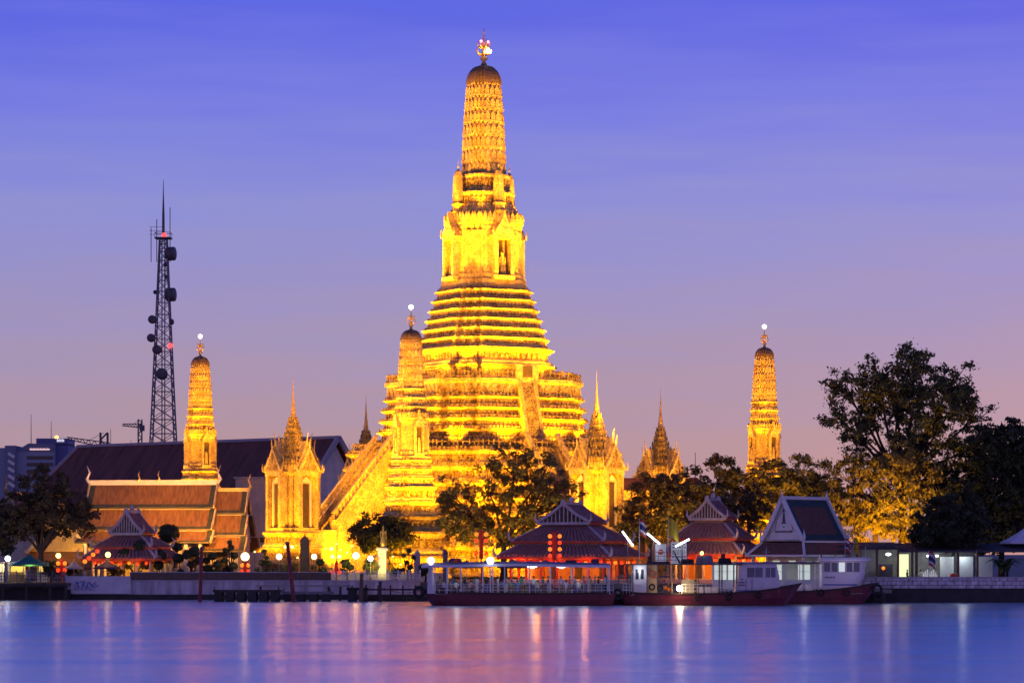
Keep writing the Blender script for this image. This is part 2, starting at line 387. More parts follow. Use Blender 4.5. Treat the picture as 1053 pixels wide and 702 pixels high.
def figures(mb, s, z, h, spacing, n=3, d=.13):           # crouching demons holding the tier above
    def fn(q, nr, ang, sp_):
        w_ = min(.75 * h, sp_ * .5); q = q + nr * .05
        mb.box((q.x, q.y, z + .22 * h), (w_ * .9, .28 * h + .1, .44 * h), ang, taper=.75)
        mb.box((q.x, q.y, z + .56 * h), (w_ * .6, .26 * h + .1, .3 * h), ang, taper=1.15)
        mb.box((q.x + nr.x * .04, q.y + nr.y * .04, z + .80 * h), (w_ * .3, .2 * h + .1, .18 * h), ang, taper=.7)
        e = Vector((math.cos(ang), math.sin(ang)))
        for sg in (-1, 1):
            p0 = q + e * sg * w_ * .3; p1 = q + e * sg * w_ * .62
            mb.beam((p0.x, p0.y, z + .64 * h), (p1.x, p1.y, z + .78 * h), .12 * h + .03); mb.beam((p1.x, p1.y, z + .76 * h), (p1.x, p1.y, z + h), .11 * h + .03)
    along(s, spacing, fn, n, d)
def petals(mb, s, z, h, spacing, out=.10, n=3, d=.13, c=(0, 0), minlen=.3):   # leaf shaped antefixes
    def fn(q, nr, ang, sp_):
        e = Vector((math.cos(ang), math.sin(ang))); w_ = sp_ * .42; vs = []
        for o in (-.02, out):
            for u, zz in ((-w_, 0), (w_, 0), (w_ * .9, h * .55), (0, h), (-w_ * .9, h * .55)):
                p = q + e * u + nr * o; vs.append((p.x, p.y, z + zz))
        mb.add(vs, [(9, 8, 7, 6, 5), (0, 1, 2, 3, 4)] + [(i, i + 5, (i + 1) % 5 + 5, (i + 1) % 5) for i in range(5)])
    along(s, spacing, fn, n, d, c, minlen)
def balusters(mb, s, z, h, spacing, n=3, d=.13):
    def fn(q, nr, ang, sp_):
        mb.box((q.x, q.y, z + h * .4), (.16, .16, h * .8), ang); mb.ball((q.x, q.y, z + h * .95), .13, 5, 4, 1.5)
    along(s, spacing, fn, n, d)
    loft(mb, [(s + .07, z + h * .72), (s + .07, z + h * .84), (s - .07, z + h * .85), (s - .07, z + h * .73)], n, d, cap=False)
    loft(mb, [(s + .04, z), (s + .04, z + h * .30), (s - .1, z + h * .31), (s - .1, z)], n, d, cap=False)
def stair(mb, r0, z0, r1, z1, w, n):                      # rises along -y from radius r0 (low) to r1 (high)
    for i in range(n):
        ra = r0 + (r1 - r0) * i / n; rb = r0 + (r1 - r0) * (i + 1) / n; zt = z0 + (z1 - z0) * (i + 1) / n
        mb.b0(-w / 2, w / 2, -ra, -r1 + .05, zt - (z1 - z0) / n, zt)
def stair_wall(mb, r0, z0, r1, z1, x, th, up, zb):
    mb.prism([(-r0 - .3, zb), (-r0 - .3, z0 + up), (-r0 + .4, z0 + up), (-r1, z1 + up), (-r1 + .3, z1 + up), (-r1 + .3, zb)], 'x', x - th / 2, x + th / 2)
def rot4(mb_fn, root, name, mat, k=4, smooth=False):
    for i in range(k):
        m = MB(); mb_fn(m); o = m.build(name, mat, root, smooth); o.rotation_euler = (0, 0, i * math.pi / 2)
def cob(root, s0, s1, z0, z1, zt, tn, mat, capmat, finial_h, fine=False, lamp=True, dome_y=None):
    m = MB(); h = (z1 - z0) / tn; nn, dd = 3, .16
    pr = []
    for i in range(tn):
        f = lambda u: s0 + (s1 - s0) * (u ** 1.7)
        a = f(i / tn); b2 = f((i + 1) / tn); z = z0 + i * h; o = .035 * s0
        pr += [(a + o, z), (a + o, z + .10 * h), (a - .4 * o, z + .14 * h), (b2 - .4 * o, z + .84 * h), (b2 + .6 * o, z + .9 * h), (b2 + .6 * o, z + .985 * h)]
    loft(m, pr, nn, dd); cobm = m.build('spire_body', mat, root)
    m = MB()
    for i in range(tn):
        a = f((i + .3) / tn); z = z0 + i * h
        petals(m, a, z + .12 * h, h * .72, s0 * .26, .05 * s0, nn, dd, minlen=.1 * s0)
    m.build('antefix_relief', mat, cobm)
    m = MB(); d = zt - z1; pr = []
    for i in range(8):
        u = i / 7; pr.append((s1 * math.sqrt(max(1 - u ** 2.0, 0)) * .97 + .10 * s1, z1 + d * u))
    loft(m, [(s1 * 1.05, z1)] + pr, nn, dd); m.build('spire_cap', capmat, root)
    m = MB(); fh = finial_h; r = fh * .055
    m.lathe([(r * 1.6, 0), (r * .8, fh * .08), (r * 2.2, fh * .16), (r * .9, fh * .24), (r * .7, fh * .45), (r * 1.1, fh * .5), (r * .5, fh * .62), (r * .35, fh * .85), (.01, fh)], 8, (0, 0, zt))
    for tier, (zz, ln) in enumerate(((.26, .21), (.44, .17))):
        for k in range(6):
            an = k * math.pi / 3 + tier * .5; e = Vector((math.cos(an), math.sin(an), 0))
            m.tube([e * r * .5 + Vector((0, 0, zt + fh * zz)), e * fh * ln * .8 + Vector((0, 0, zt + fh * (zz + .03))), e * fh * ln + Vector((0, 0, zt + fh * (zz + .12))), e * fh * ln * .75 + Vector((0, 0, zt + fh * (zz + .24)))], [r * .5, r * .45, r * .35, .01], 5)
    m.build('trident_finial', GILT, root, True)
    if lamp:
        m = MB(); m.ball((0, 0, zt + fh * 1.0), .32, 10, 6); m.build('tip_lamp', TIPL, root, True)

# main tower
mp_ = thing('temple_tower', 'giant floodlit gold central tower rising in many tiers to a tall ribbed spire', 'temple tower', (TX, TY, GZ), TROT)
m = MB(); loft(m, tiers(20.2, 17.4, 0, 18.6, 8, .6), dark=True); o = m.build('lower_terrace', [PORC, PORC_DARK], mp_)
m = MB()
for i in range(8): (figures if i % 2 else petals)(m, 20.2 - 2.8 * i / 8 - .70, 2.325 * i + .62, .85, .95)
for i in range(8): petals(m, 20.2 - 2.8 * (i + .9) / 8 + .1, 2.325 * (i + .95), .5, .7, .1)
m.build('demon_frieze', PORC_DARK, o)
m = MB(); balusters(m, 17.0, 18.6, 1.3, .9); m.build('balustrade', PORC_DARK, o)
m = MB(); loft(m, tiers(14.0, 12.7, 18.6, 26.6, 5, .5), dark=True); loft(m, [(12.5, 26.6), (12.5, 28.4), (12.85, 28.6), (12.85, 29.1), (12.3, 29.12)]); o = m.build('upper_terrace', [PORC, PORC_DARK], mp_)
m = MB()
for i in range(5): (figures if i in (1, 3) else petals)(m, 14.0 - 1.3 * i / 5 - .56, 18.6 + 1.6 * i + .44, .56, .75)
petals(m, 12.5, 26.75, 1.5, 1.15, .12)
for i in range(5): petals(m, 14.0 - 1.3 * (i + .9) / 5 + .08, 18.6 + 1.6 * (i + .95), .42, .6, .1)
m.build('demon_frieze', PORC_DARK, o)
m = MB(); balusters(m, 12.6, 29.12, 1.15, .8); m.build('balustrade', PORC_DARK, o)
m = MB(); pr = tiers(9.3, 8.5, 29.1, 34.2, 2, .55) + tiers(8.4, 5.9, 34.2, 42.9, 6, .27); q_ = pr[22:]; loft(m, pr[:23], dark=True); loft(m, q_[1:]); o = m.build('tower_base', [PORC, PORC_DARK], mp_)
m = MB()
figures(m, 8.65, 29.1 + .72, 1.05, .9); figures(m, 8.25, 31.65 + .72, 1.05, .9)
for i in range(6):
    z0 = 34.2 + 1.45 * i; s = 8.4 - 2.5 * i / 6
    (figures if i < 2 else petals)(m, s - .31, z0 + .40, .5, .6); petals(m, s - .33, z0 + 1.38, .40, .5, .1)
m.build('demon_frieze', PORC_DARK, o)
m = MB()
loft(m, [(5.75, 42.9), (5.75, 43.5), (5.5, 43.7), (5.5, 44.4), (5.25, 44.6), (5.25, 45.2), (5.0, 45.5), (4.75, 51.8), (4.95, 52.2), (4.95, 52.6), (5.15, 52.9), (5.15, 53.4), (4.7, 53.9), (4.5, 54.3), (4.5, 54.8), (4.1, 55.4)])
o = m.build('tower_body', PORC, mp_)
m = MB()
def pil(q, nr, ang, sp_): m.box((q.x, q.y, 48.6), (.34, .3, 6.2), ang)
along(4.92, 1.0, pil); petals(m, 5.15, 53.4, 1.1, .7, .12); petals(m, 5.0, 45.3, .9, .6, .12); m.build('pilaster_relief', PORC_FINE, o)
def porch(m):
    y = -4.9
    for x in (-1.35, 1.35): m.box((x, y - .7, 47.6), (.55, 1.3, 5.6))
    m.b0(-1.75, 1.75, y - 1.45, y + .3, 44.3, 44.9); m.b0(-1.65, 1.65, y - 1.35, y + .2, 50.3, 50.8)
    m.prism([(-1.9, 50.8), (1.9, 50.8), (1.2, 52.1), (.55, 52.9), (0, 54.6), (-.55, 52.9), (-1.2, 52.1)], 'y', y - 1.4, y)
    for x in (-1.8, 1.8): m.tube([(x, y - 1.4, 50.8), (x * 1.12, y - 1.4, 51.5), (x * 1.05, y - 1.4, 52.3)], [.16, .12, .02], 5)
rot4(porch, mp_, 'niche_porch', PORC)
for ch in [c for c in mp_.children if c.name.startswith('niche_porch')]:
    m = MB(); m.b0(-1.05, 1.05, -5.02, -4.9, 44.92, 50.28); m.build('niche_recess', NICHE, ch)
    m = MB(); m.box((0, -5.5, 45.6), (1.0, .7, 1.2), taper=.8); m.box((0, -5.5, 47), (.55, .45, 1.7), taper=.8); m.ball((0, -5.5, 48.2), .3, 8, 6, 1.2); m.box((-.45, -5.5, 46.9), (.2, .25, 1.4)); m.box((.45, -5.5, 46.9), (.2, .25, 1.4)); m.build('niche_statue', PORC_FINE, ch)
m = MB(); loft(m, tiers(4.0, 3.45, 55.4, 57.8, 1, .25) + tiers(3.45, 3.05, 57.8, 60.5, 1, .25)); o = m.build('tower_shoulder', PORC, mp_)
m = MB(); figures(m, 3.75, 56.0, 1.1, .7); figures(m, 3.25, 58.5, 1.2, .65); m.build('garuda_frieze', PORC_DARK, o)
def turret(m):
    c_ = (0, -4.45)
    loft(m, tiers(1.05, .8, 53.6, 56, 2, .1) + [(.72, 56), (.74, 57), (.7, 59), (.62, 60), (.42, 60.7), (.1, 61.1)], 3, .16, c_)
    m.lathe([(.12, 0), (.06, .3), (.16, .5), (.05, .8), (.01, 1.5)], 6, (0, -4.45, 61))
rot4(turret, mp_, 'corner_turret', PORC_FINE)
cob(mp_, 2.95, 2.25, 60.5, 74.2, 77.2, 7, PORC_FINE, CAPM, 5.6, lamp=False)
m = MB(); m.ball((.55, -.6, 79.2), .42, 10, 6); m.build('tip_lamp', TIPL, mp_, True)
for sx in (-.75, .45):
    m = MB(); m.ball((sx, -.5, 80.6), .2, 8, 5); m.build('red_light', E('pink tip light', (1, .15, .3), 8), mp_, True)
def stair_u(m):
    for x in (-1.3, 1.3): stair_wall(m, 15.9, 18.6, 12.6, 29.1, x, .5, .9, 18.6)
    m.b0(-1.9, 1.9, -12.9, -12.4, 29.1, 31.2)
def stair_l(m):
    stair(m, 26.5, 7.0, 17.2, 18.6, 4.0, 34)
    for x in (-2.6, 2.6): stair_wall(m, 26.9, 7.0, 17.0, 18.6, x, .9, 1.3, 0)
    m.b0(-2.2, 2.2, -26.5, -17, 0, 7.0)
    m.box((0, -29, 3.4), (6.5, 4.8, 6.8))
rot4(stair_u, mp_, 'upper_staircase', PORC)
for ch in [c for c in mp_.children if c.name.startswith('upper_staircase')]:
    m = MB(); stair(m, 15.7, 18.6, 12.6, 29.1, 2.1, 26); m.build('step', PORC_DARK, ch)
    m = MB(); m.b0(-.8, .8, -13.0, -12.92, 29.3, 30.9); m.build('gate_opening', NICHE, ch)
rot4(stair_l, mp_, 'lower_staircase', PORC)
for ch in [c for c in mp_.children if c.name.startswith('lower_staircase')]:
    m = MB()
    for x in (-2.6, 2.6):
        for k in range(18):
            u = k / 17; m.box((x, -26.8 + 9.6 * u, 8.3 + 11.6 * u + .35), (.5, .3, .8)); 
        m.beam((x, -26.9, 9.2), (x, -17, 20.9), .7, .35)
    m.build('stair_balustrade', PORC, ch)

# satellite towers
def satellite(name_label, a, rr):
    p = pol(rr, a)
    r = thing('satellite_tower', name_label, 'temple tower', (p.x, p.y, GZ), TROT, 'slender corner towers of the temple')
    m = MB(); 
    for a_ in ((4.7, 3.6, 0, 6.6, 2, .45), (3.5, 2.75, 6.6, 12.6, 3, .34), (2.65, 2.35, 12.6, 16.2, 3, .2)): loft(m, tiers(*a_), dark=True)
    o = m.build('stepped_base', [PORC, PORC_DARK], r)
    m = MB()
    for i in range(2): figures(m, 4.25 - .55 * i, 3.3 * i + .9, 1.25, 1.0)
    for i in range(3): figures(m, 3.2 - .25 * i, 6.6 + 2 * i + .5, .8, .7)
    for i in range(3): petals(m, 2.5 - .1 * i, 12.6 + 1.2 * i + .34, .5, .5, .08)
    m.build('demon_frieze', PORC_DARK, o)
    m = MB(); loft(m, [(2.3, 16.2), (2.3, 16.6), (2.1, 16.8), (2.1, 17.2), (1.9, 17.5), (1.8, 20.9), (2.0, 21.2), (2.05, 21.6), (2.2, 21.8), (1.9, 22.2)]); o = m.build('tower_body', PORC, r)
    m = MB(); along(1.9, .5, lambda q, nr, ang, sp_: m.box((q.x, q.y, 19.2), (.16, .16, 3.5), ang), minlen=.2); petals(m, 2.1, 21.9, .7, .4, .08, minlen=.2); m.build('pilaster_relief', PORC_FINE, o)
    def sp_porch(m):
        for x in (-.55, .55): m.box((x, -2.15, 18.7), (.24, .6, 3.6))
        m.b0(-.75, .75, -2.5, -1.8, 16.6, 17.0); m.prism([(-.85, 20.5), (.85, 20.5), (.5, 21.3), (.2, 21.9), (0, 22.9), (-.2, 21.9), (-.5, 21.3)], 'y', -2.5, -1.9)
    rot4(sp_porch, r, 'niche_porch', PORC)
    for ch in [c for c in r.children if c.name.startswith('niche_porch')]:
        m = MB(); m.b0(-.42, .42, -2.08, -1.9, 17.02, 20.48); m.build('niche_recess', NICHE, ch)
        m = MB(); m.box((0, -2.25, 17.9), (.45, .3, 1.7), taper=.7); m.ball((0, -2.25, 18.95), .17, 7, 5, 1.2); m.build('niche_statue', PORC_FINE, ch)
    m = MB(); loft(m, tiers(1.9, 1.65, 22.2, 25.9, 3, .14)); o = m.build('tower_shoulder', PORC, r)
    m = MB(); 
    for i in range(3): figures(m, 1.72 - .08 * i, 22.2 + 1.23 * i + .3, .62, .42)
    m.build('garuda_frieze', PORC_DARK, o)
    cob(r, 1.6, 1.22, 25.9, 32.4, 33.9, 6, PORC_FINE, CAPM, 3.0)
    return r
satellite('slender gold corner tower standing just in front of the giant central tower', -12.5, 43.8)
satellite('slender gold corner tower rising behind the dark treetops, far right of the central tower', 77.5, 42.6)
satellite('slender gold corner tower rising behind the orange temple hall near the radio mast', -102.5, 45)

# spired pavilions on the axes
def mondop(label, a, rr=32):
    p = pol(rr, a)
    r = thing('spired_pavilion', label, 'pavilion', (p.x, p.y, GZ), TROT + R(12), 'spired pavilions around the central tower'); r.scale = (.82, .82, 1)
    m = MB(); loft(m, tiers(5.0, 4.3, 0, 6.6, 3, .35), 2, .18); o = m.build('stepped_base', PORC, r)
    m = MB()
    for i in range(3): petals(m, 4.72 - .23 * i, 2.2 * i + .6, .75, .7, .1, 2, .18)
    m.build('base_relief', PORC_DARK, o)
    m = MB(); loft(m, [(4.2, 6.6), (4.2, 7.1), (3.4, 7.2), (3.4, 14.6), (3.8, 14.9), (3.9, 15.5), (3.6, 15.8)], 2, .2); o = m.build('pavilion_body', PORC, r)
    m = MB(); along(3.44, .62, lambda q, nr, ang, sp_: m.box((q.x, q.y, 10.8), (.2, .2, 7.2), ang), 2, .2, minlen=.4)
    for z_ in (7.6, 9.0, 12.6, 14.2): loft(m, [(3.5, z_), (3.52, z_ + .14), (3.3, z_ + .16)], 2, .2, cap=False)
    petals(m, 3.85, 15.5, .9, .6, .1, 2, .2); m.build('pilaster_relief', PORC_FINE, o)
    def por(m):
        for x in (-1.75, 1.75): m.box((x, -3.9, 10.9), (.6, 1.3, 7.6))
        m.b0(-2.2, 2.2, -4.6, -3, 14.6, 15.2)
        for k, (w_, zz, yy) in enumerate(((2.6, 15.2, -4.7), (2.1, 16.1, -4.0))):
            m.prism([(-w_, zz), (w_, zz), (w_ * .5, zz + 1.7), (0, zz + 3.6), (-w_ * .5, zz + 1.7)], 'y', yy, -1.0)
            m.tube([(0, yy, zz + 3.4), (0, yy - .1, zz + 4.2), (0, yy - .35, zz + 4.9)], [.16, .1, .02], 5)
            for s_ in (-1, 1): m.tube([(s_ * w_, yy, zz), (s_ * w_ * 1.1, yy, zz + .5), (s_ * w_ * 1.08, yy, zz + 1.2)], [.16, .1, .02], 5)
    rot4(por, r, 'gabled_porch', PORC)
    for ch in [c for c in r.children if c.name.startswith('gabled_porch')]:
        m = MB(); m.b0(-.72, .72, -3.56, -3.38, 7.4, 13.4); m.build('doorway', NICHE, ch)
        m = MB()
        for s_ in (-1, 1): m.b0(s_ * 1.0 - .2, s_ * 1.0 + .2, -3.75, -3.3, 7.2, 13.6)
        m.prism([(-1.3, 13.6), (1.3, 13.6), (0, 14.55)], 'y', -3.75, -3.3); m.build('door_surround', STUCCO, ch)
        m = MB(); m.prism([(-1.7, 15.4), (1.7, 15.4), (0, 18)], 'y', -4.78, -4.71); m.build('pediment', PORC_DARK, ch)
    m = MB(); pr = []; zz = 15.8; s = 3.7
    for i in range(8):
        h = 1.12 - .06 * i; pr += [(s, zz), (s + .16, zz + .2 * h), (s + .16, zz + .34 * h), (s * .84, zz + .44 * h), (s * .82, zz + h)]; zz += h; s *= .775
    loft(m, pr + [(s * .9, zz), (s * .7, zz + .8)], 2, .2); o = m.build('tiered_roof', PORC, r)
    m = MB(); z2 = 15.8; s = 3.7
    for i in range(8):
        h = 1.12 - .06 * i; petals(m, s + .12, z2 + .32 * h, h * .9, max(.28, s * .3), .08, 2, .2, minlen=.15); z2 += h; s *= .775
    m.build('roof_antefixes', PORC_DARK, o)
    m = MB(); m.lathe([(.55, 0), (.42, .4), (.46, .5), (.34, 1.0), (.36, 1.1), (.22, 2.0), (.24, 2.1), (.12, 3.2), (.13, 3.3), (.05, 4.6), (.01, 6.0)], 8, (0, 0, zz + .3)); m.build('needle_spire', GILT, r)
    return r
mondop('gold spired pavilion standing alone in front of the maroon hall roof', -59.5)
mondop('gold spired pavilion nearest the right flank of the central tower, its bright doorway showing', 30.5)
mondop('gold spired pavilion on the far right, dark roof half hidden by treetops', 120.5)
mondop('spired pavilion mostly hidden behind the white stairway, only its needle showing', -146, 34.5)

# gallery between the right pavilions and low gate by the tower
def gallery(name, label, px0, px1, Y, ztop, d):
    x0, x1 = X(px0, Y), X(px1, Y)
    r = thing(name, label, 'gallery', ((x0 + x1) / 2, Y, GZ)); w_ = (x1 - x0)
    m = MB(); m.b0(-w_ / 2, w_ / 2, 0, d, 0, ztop); m.b0(-w_ / 2 - .15, w_ / 2 + .15, -.15, d + .15, ztop, ztop + .5); m.b0(-w_ / 2 - .2, w_ / 2 + .2, -.2, d + .2, 0, .8); m.build('wall', PORC, r)
    m = MB(); m.prism([(-.4, ztop + .5), (d + .4, ztop + .5), (d / 2, ztop + 2.4)], 'x', -w_ / 2 - .3, w_ / 2 + .3); m.build('roof', ROOF_MAR, r)
    k = max(1, int(w_ / 1.8))
    for i in range(k):
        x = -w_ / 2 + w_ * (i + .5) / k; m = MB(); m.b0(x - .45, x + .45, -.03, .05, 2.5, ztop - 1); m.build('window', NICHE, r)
    for i in range(k + 1):
        x = -w_ / 2 + .25 + (w_ - .5) * i / k; m = MB(); m.b0(x - .22, x + .22, -.3, 0, .8, ztop); m.build('pilaster', PORC, r)
    return r
gallery('temple_gallery', 'low golden gallery with dark windows linking the two right pavilions', 636, 668, 424, 12.3, 5)
gallery('temple_gallery', 'low golden gallery beside the tree, left of the bright doorway pavilion', 574, 596, 408, 11.5, 5)
# ------------------------------------------------------------------ river walls
def quay(name, label, cat, px0, px1, Y, ztop, zbot, thick, mat, dz_wet=None):
    x0, x1 = X(px0, Y), X(px1, Y)
    r = thing(name, label, cat, ((x0 + x1) / 2, Y, 0)); w_ = x1 - x0
    m = MB(); m.b0(-w_ / 2, w_ / 2, 0, thick, zbot, ztop); m.build('wall_face', mat, r)
    m = MB(); m.b0(-w_ / 2, w_ / 2, -.12, thick, -1.0, zbot); m.build('wet_footing', CONC_WET, r)
    m = MB(); m.b0(-w_ / 2 - .02, w_ / 2 + .02, -.1, thick + .05, ztop, ztop + .14); m.build('coping', CONC, r)
    return r
quay('river_wall', 'long pale lilac concrete river wall on the left bank, below the clipped trees', 'river wall', 67, 432, LB - 1, 2.35, .65, .8, QUAY)
wr = quay('river_wall', 'white block river wall with a dark wet foot on the right bank', 'river wall', 866, 1300, RB - 1, 2.95, 1.7, .6, block_mat('white block wall', (.80, .73, .76), (.66, .60, .64), (.16, .13, .14), 1.0, .52))
YB = RB - 1.2
# plain white panel wall left part with blue scrawl
a0, a1 = X(67, LB - 2), X(134, LB - 2)
r = thing('panel_wall', 'plain white panel wall with blue scrawl beside the wooden landing', 'wall', ((a0 + a1) / 2, LB - 1.6, .75)); hw = (a1 - a0) / 2
m = MB(); m.b0(-hw, hw, -.1, .1, 0, 2.25); m.build('panel', M('white panel', (.60, .57, .60), .8, .15, .6), r)
m = MB()
bx = X(86, LB) - (a0 + a1) / 2
for x0_, amp, k_ in ((-.85, .45, 3), (-.1, .5, 2), (.6, .42, 3), (1.3, .3, 2)):      # loose curls of spray paint
    m.tube([(bx + x0_ + .62 * t_ / 20 + .16 * math.sin(k_ * 2.1 * t_ / 6), -.118, 1.15 + amp * math.cos(k_ * math.pi * t_ / 13 + x0_)) for t_ in range(21)], .04, 5)
m.tube([(bx - .9 + .15 * t_, -.118, .55 + .06 * math.sin(t_ * 1.3)) for t_ in range(18)], .035, 5)
m.build('blue_scrawl', BLUE_P, r)
# brown board fence
a0, a1 = X(134, LB - 1), X(340, LB - 1)
r = thing('board_fence', 'long low brown board fence on top of the left river wall', 'fence', ((a0 + a1) / 2, LB - .8, 2.49)); hw = (a1 - a0) / 2
m = MB()
m.b0(-hw, hw, -.04, .04, .0, .95); m.build('board_panel', WOODM, r)
m = MB(); m.b0(-hw, hw, -.1, .1, .95, 1.05); m.build('top_rail', STEEL_LT, r)
for i in range(19):
    m = MB(); x = -hw + 2 * hw * i / 18; m.b0(x - .06, x + .06, -.09, -.042, -.0, .94); m.build('post', STEEL, r)
# white railing right of it
def railing(label, px0, px1, Y, z, h, mat, n, name='railing', bars=3, grp=None):
    a0, a1 = X(px0, Y), X(px1, Y); hw = (a1 - a0) / 2
    r = thing(name, label, 'railing', ((a0 + a1) / 2, Y, z), 0, grp)
    m = MB()
    for k in range(bars): m.b0(-hw, hw, -.03, .03, h * (k + 1) / bars - .06, h * (k + 1) / bars)
    nb = int(2 * hw / .28)
    for k in range(nb): x = -hw + 2 * hw * (k + .5) / nb; m.b0(x - .018, x + .018, -.015, .015, 0.05, h)
    m.build('rail', mat, r)
    for i in range(n):
        m = MB(); x = -hw + 2 * hw * i / (n - 1); m.b0(x - .07, x + .07, -.07, .07, 0, h + .1); m.ball((x, 0, h + .15), .09, 6, 4); m.build('post', mat, r)
    return r
railing('white picket railing on the river wall below the white pedestal', 342, 432, LB - .7, 2.49, 1.1, WHITE, 9)
railing('dark iron railing round the wooden landing at far left', -20, 66, LB - 4, 2.2, 1.3, STEEL, 8)
railing('teal railing on the pier between the two nearer ferries', 600, 660, 339, 1.6, 1.5, TEAL, 6)
# wooden landing at far left
r = thing('wooden_landing', 'dark wooden landing stage on piles under the iron railing', 'landing stage', (X(20, LB - 4), LB - 4.5, 0))
m = MB(); m.b0(-9, 6.2, -.5, 4, 1.75, 2.15); m.build('deck', WOOD, r)
for x in (-8, -5, -2, 1, 4, 6):
    m = MB(); m.tube([(x, -.2, -1), (x, -.2, 1.8)], .2, 8); m.build('pile', WOOD, r)
m = MB(); m.b0(-9, 6.2, 2, 4, -.5, 1.3); m.build('back_wall', CONC_WET, r)
# floating pontoons and gangway
def pontoon(label, px0, px1, Y, h, mat):
    a0, a1 = X(px0, Y), X(px1, Y); hw = (a1 - a0) / 2
    r = thing('pontoon', label, 'pontoon', ((a0 + a1) / 2, Y, 0), 0, 'floating pontoons by the left bank')
    m = MB(); m.b0(-hw, hw, -1.5, 1.5, h - .3, h); m.build('deck', mat, r)
    k = max(2, int(2 * hw / 1.3))
    for i in range(k):
        x = -hw + 2 * hw * (i + .5) / k; m = MB(); m.b0(x - .5, x + .5, -1.45, 1.45, -.5, h - .3); m.build('float', CONC_WET, r)
    m = MB(); m.tube([(-hw + .2, -1.3, h), (-hw + .2, -1.3, h + .4)], .1, 6); m.tube([(hw - .2, -1.3, h), (hw - .2, -1.3, h + .4)], .1, 6); m.build('bollard', STEEL, r)
pontoon('low dark block pontoon left of the leaning red mooring pole', 220, 289, 350, 1.45, WOOD)
pontoon('lower grey pontoon right of the leaning red mooring pole', 291, 342, 352, 1.2, M('grey pontoon', (.2, .19, .2), .9))
pontoon('short black pontoon under the end of the gangway', 357, 379, 351, 1.7, BLACK)
r = thing('gangway', 'narrow pale gangway deck on thin legs above the grey pontoon', 'gangway', (X(314, 356), 356, 0))
m = MB(); m.b0(X(264, 356) - X(314, 356), X(364, 356) - X(314, 356), -.7, .7, 1.75, 1.95); m.build('deck', M('pale gangway boards', (.38, .34, .3), .9), r)
for px in (268, 300, 338, 350, 362):
    x = X(px, 356) - X(314, 356); m = MB(); m.b0(x - .12, x + .12, -.5, .5, -.6, 1.75); m.build('leg', WOOD, r)
r = thing('walkway', 'dark low walkway on piles running to the moored ferry', 'walkway', (X(408, 352), 352, 0))
a = X(440, 352) - X(408, 352)
m = MB(); m.b0(-a, a, -.6, .6, 1.35, 1.55); m.build('deck', WOOD, r)
for k in range(6): m = MB(); x = -a + 2 * a * k / 5; m.tube([(x, -.4, -.8), (x, -.4, 2.0)], .1, 6); m.build('pile', WOOD, r)
m = MB(); m.b0(-a, a, .2, .4, -.2, .6); m.build('fender_beam', WOOD, r)
# mooring poles
def mpole(label, px0, py0, px1, py1, Y, rad, mat):
    p = P(px0, py0, Y); q = P(px1, py1, Y); q = p + (q - p) * ((p.z + 2.0) / max(p.z - q.z, .1))
    r = thing('mooring_pole', label, 'mooring pole', (q.x, Y, q.z), 0, 'mooring poles in the river')
    d = p - Vector((q.x, Y, q.z)); m = MB(); m.tube([(0, 0, 0), d * .5, d], [rad, rad * .95, rad * .85], 8); m.build('shaft', mat, r, True)
    m = MB(); m.tube([d * .985, d * 1.02], [rad * 1.15, rad * .9], 8); m.build('cap', STEEL, r)
REDP = M('faded red paint', (.24, .035, .035), .6, .3)
mpole('upright red mooring pole with a grey cap before the clipped trees', 207.5, 563, 205.5, 622, 347, .24, REDP)
mpole('leaning dark red mooring pole between the two block pontoons', 295.5, 558, 302.5, 621, 346, .26, REDP)
mpole('thick brown mooring pole at the black pontoon', 372, 590, 371, 619, 348, .26, WOODM)
mpole('short brown mooring pole next to the dark walkway', 391, 598, 391, 620, 348, .20, WOOD)

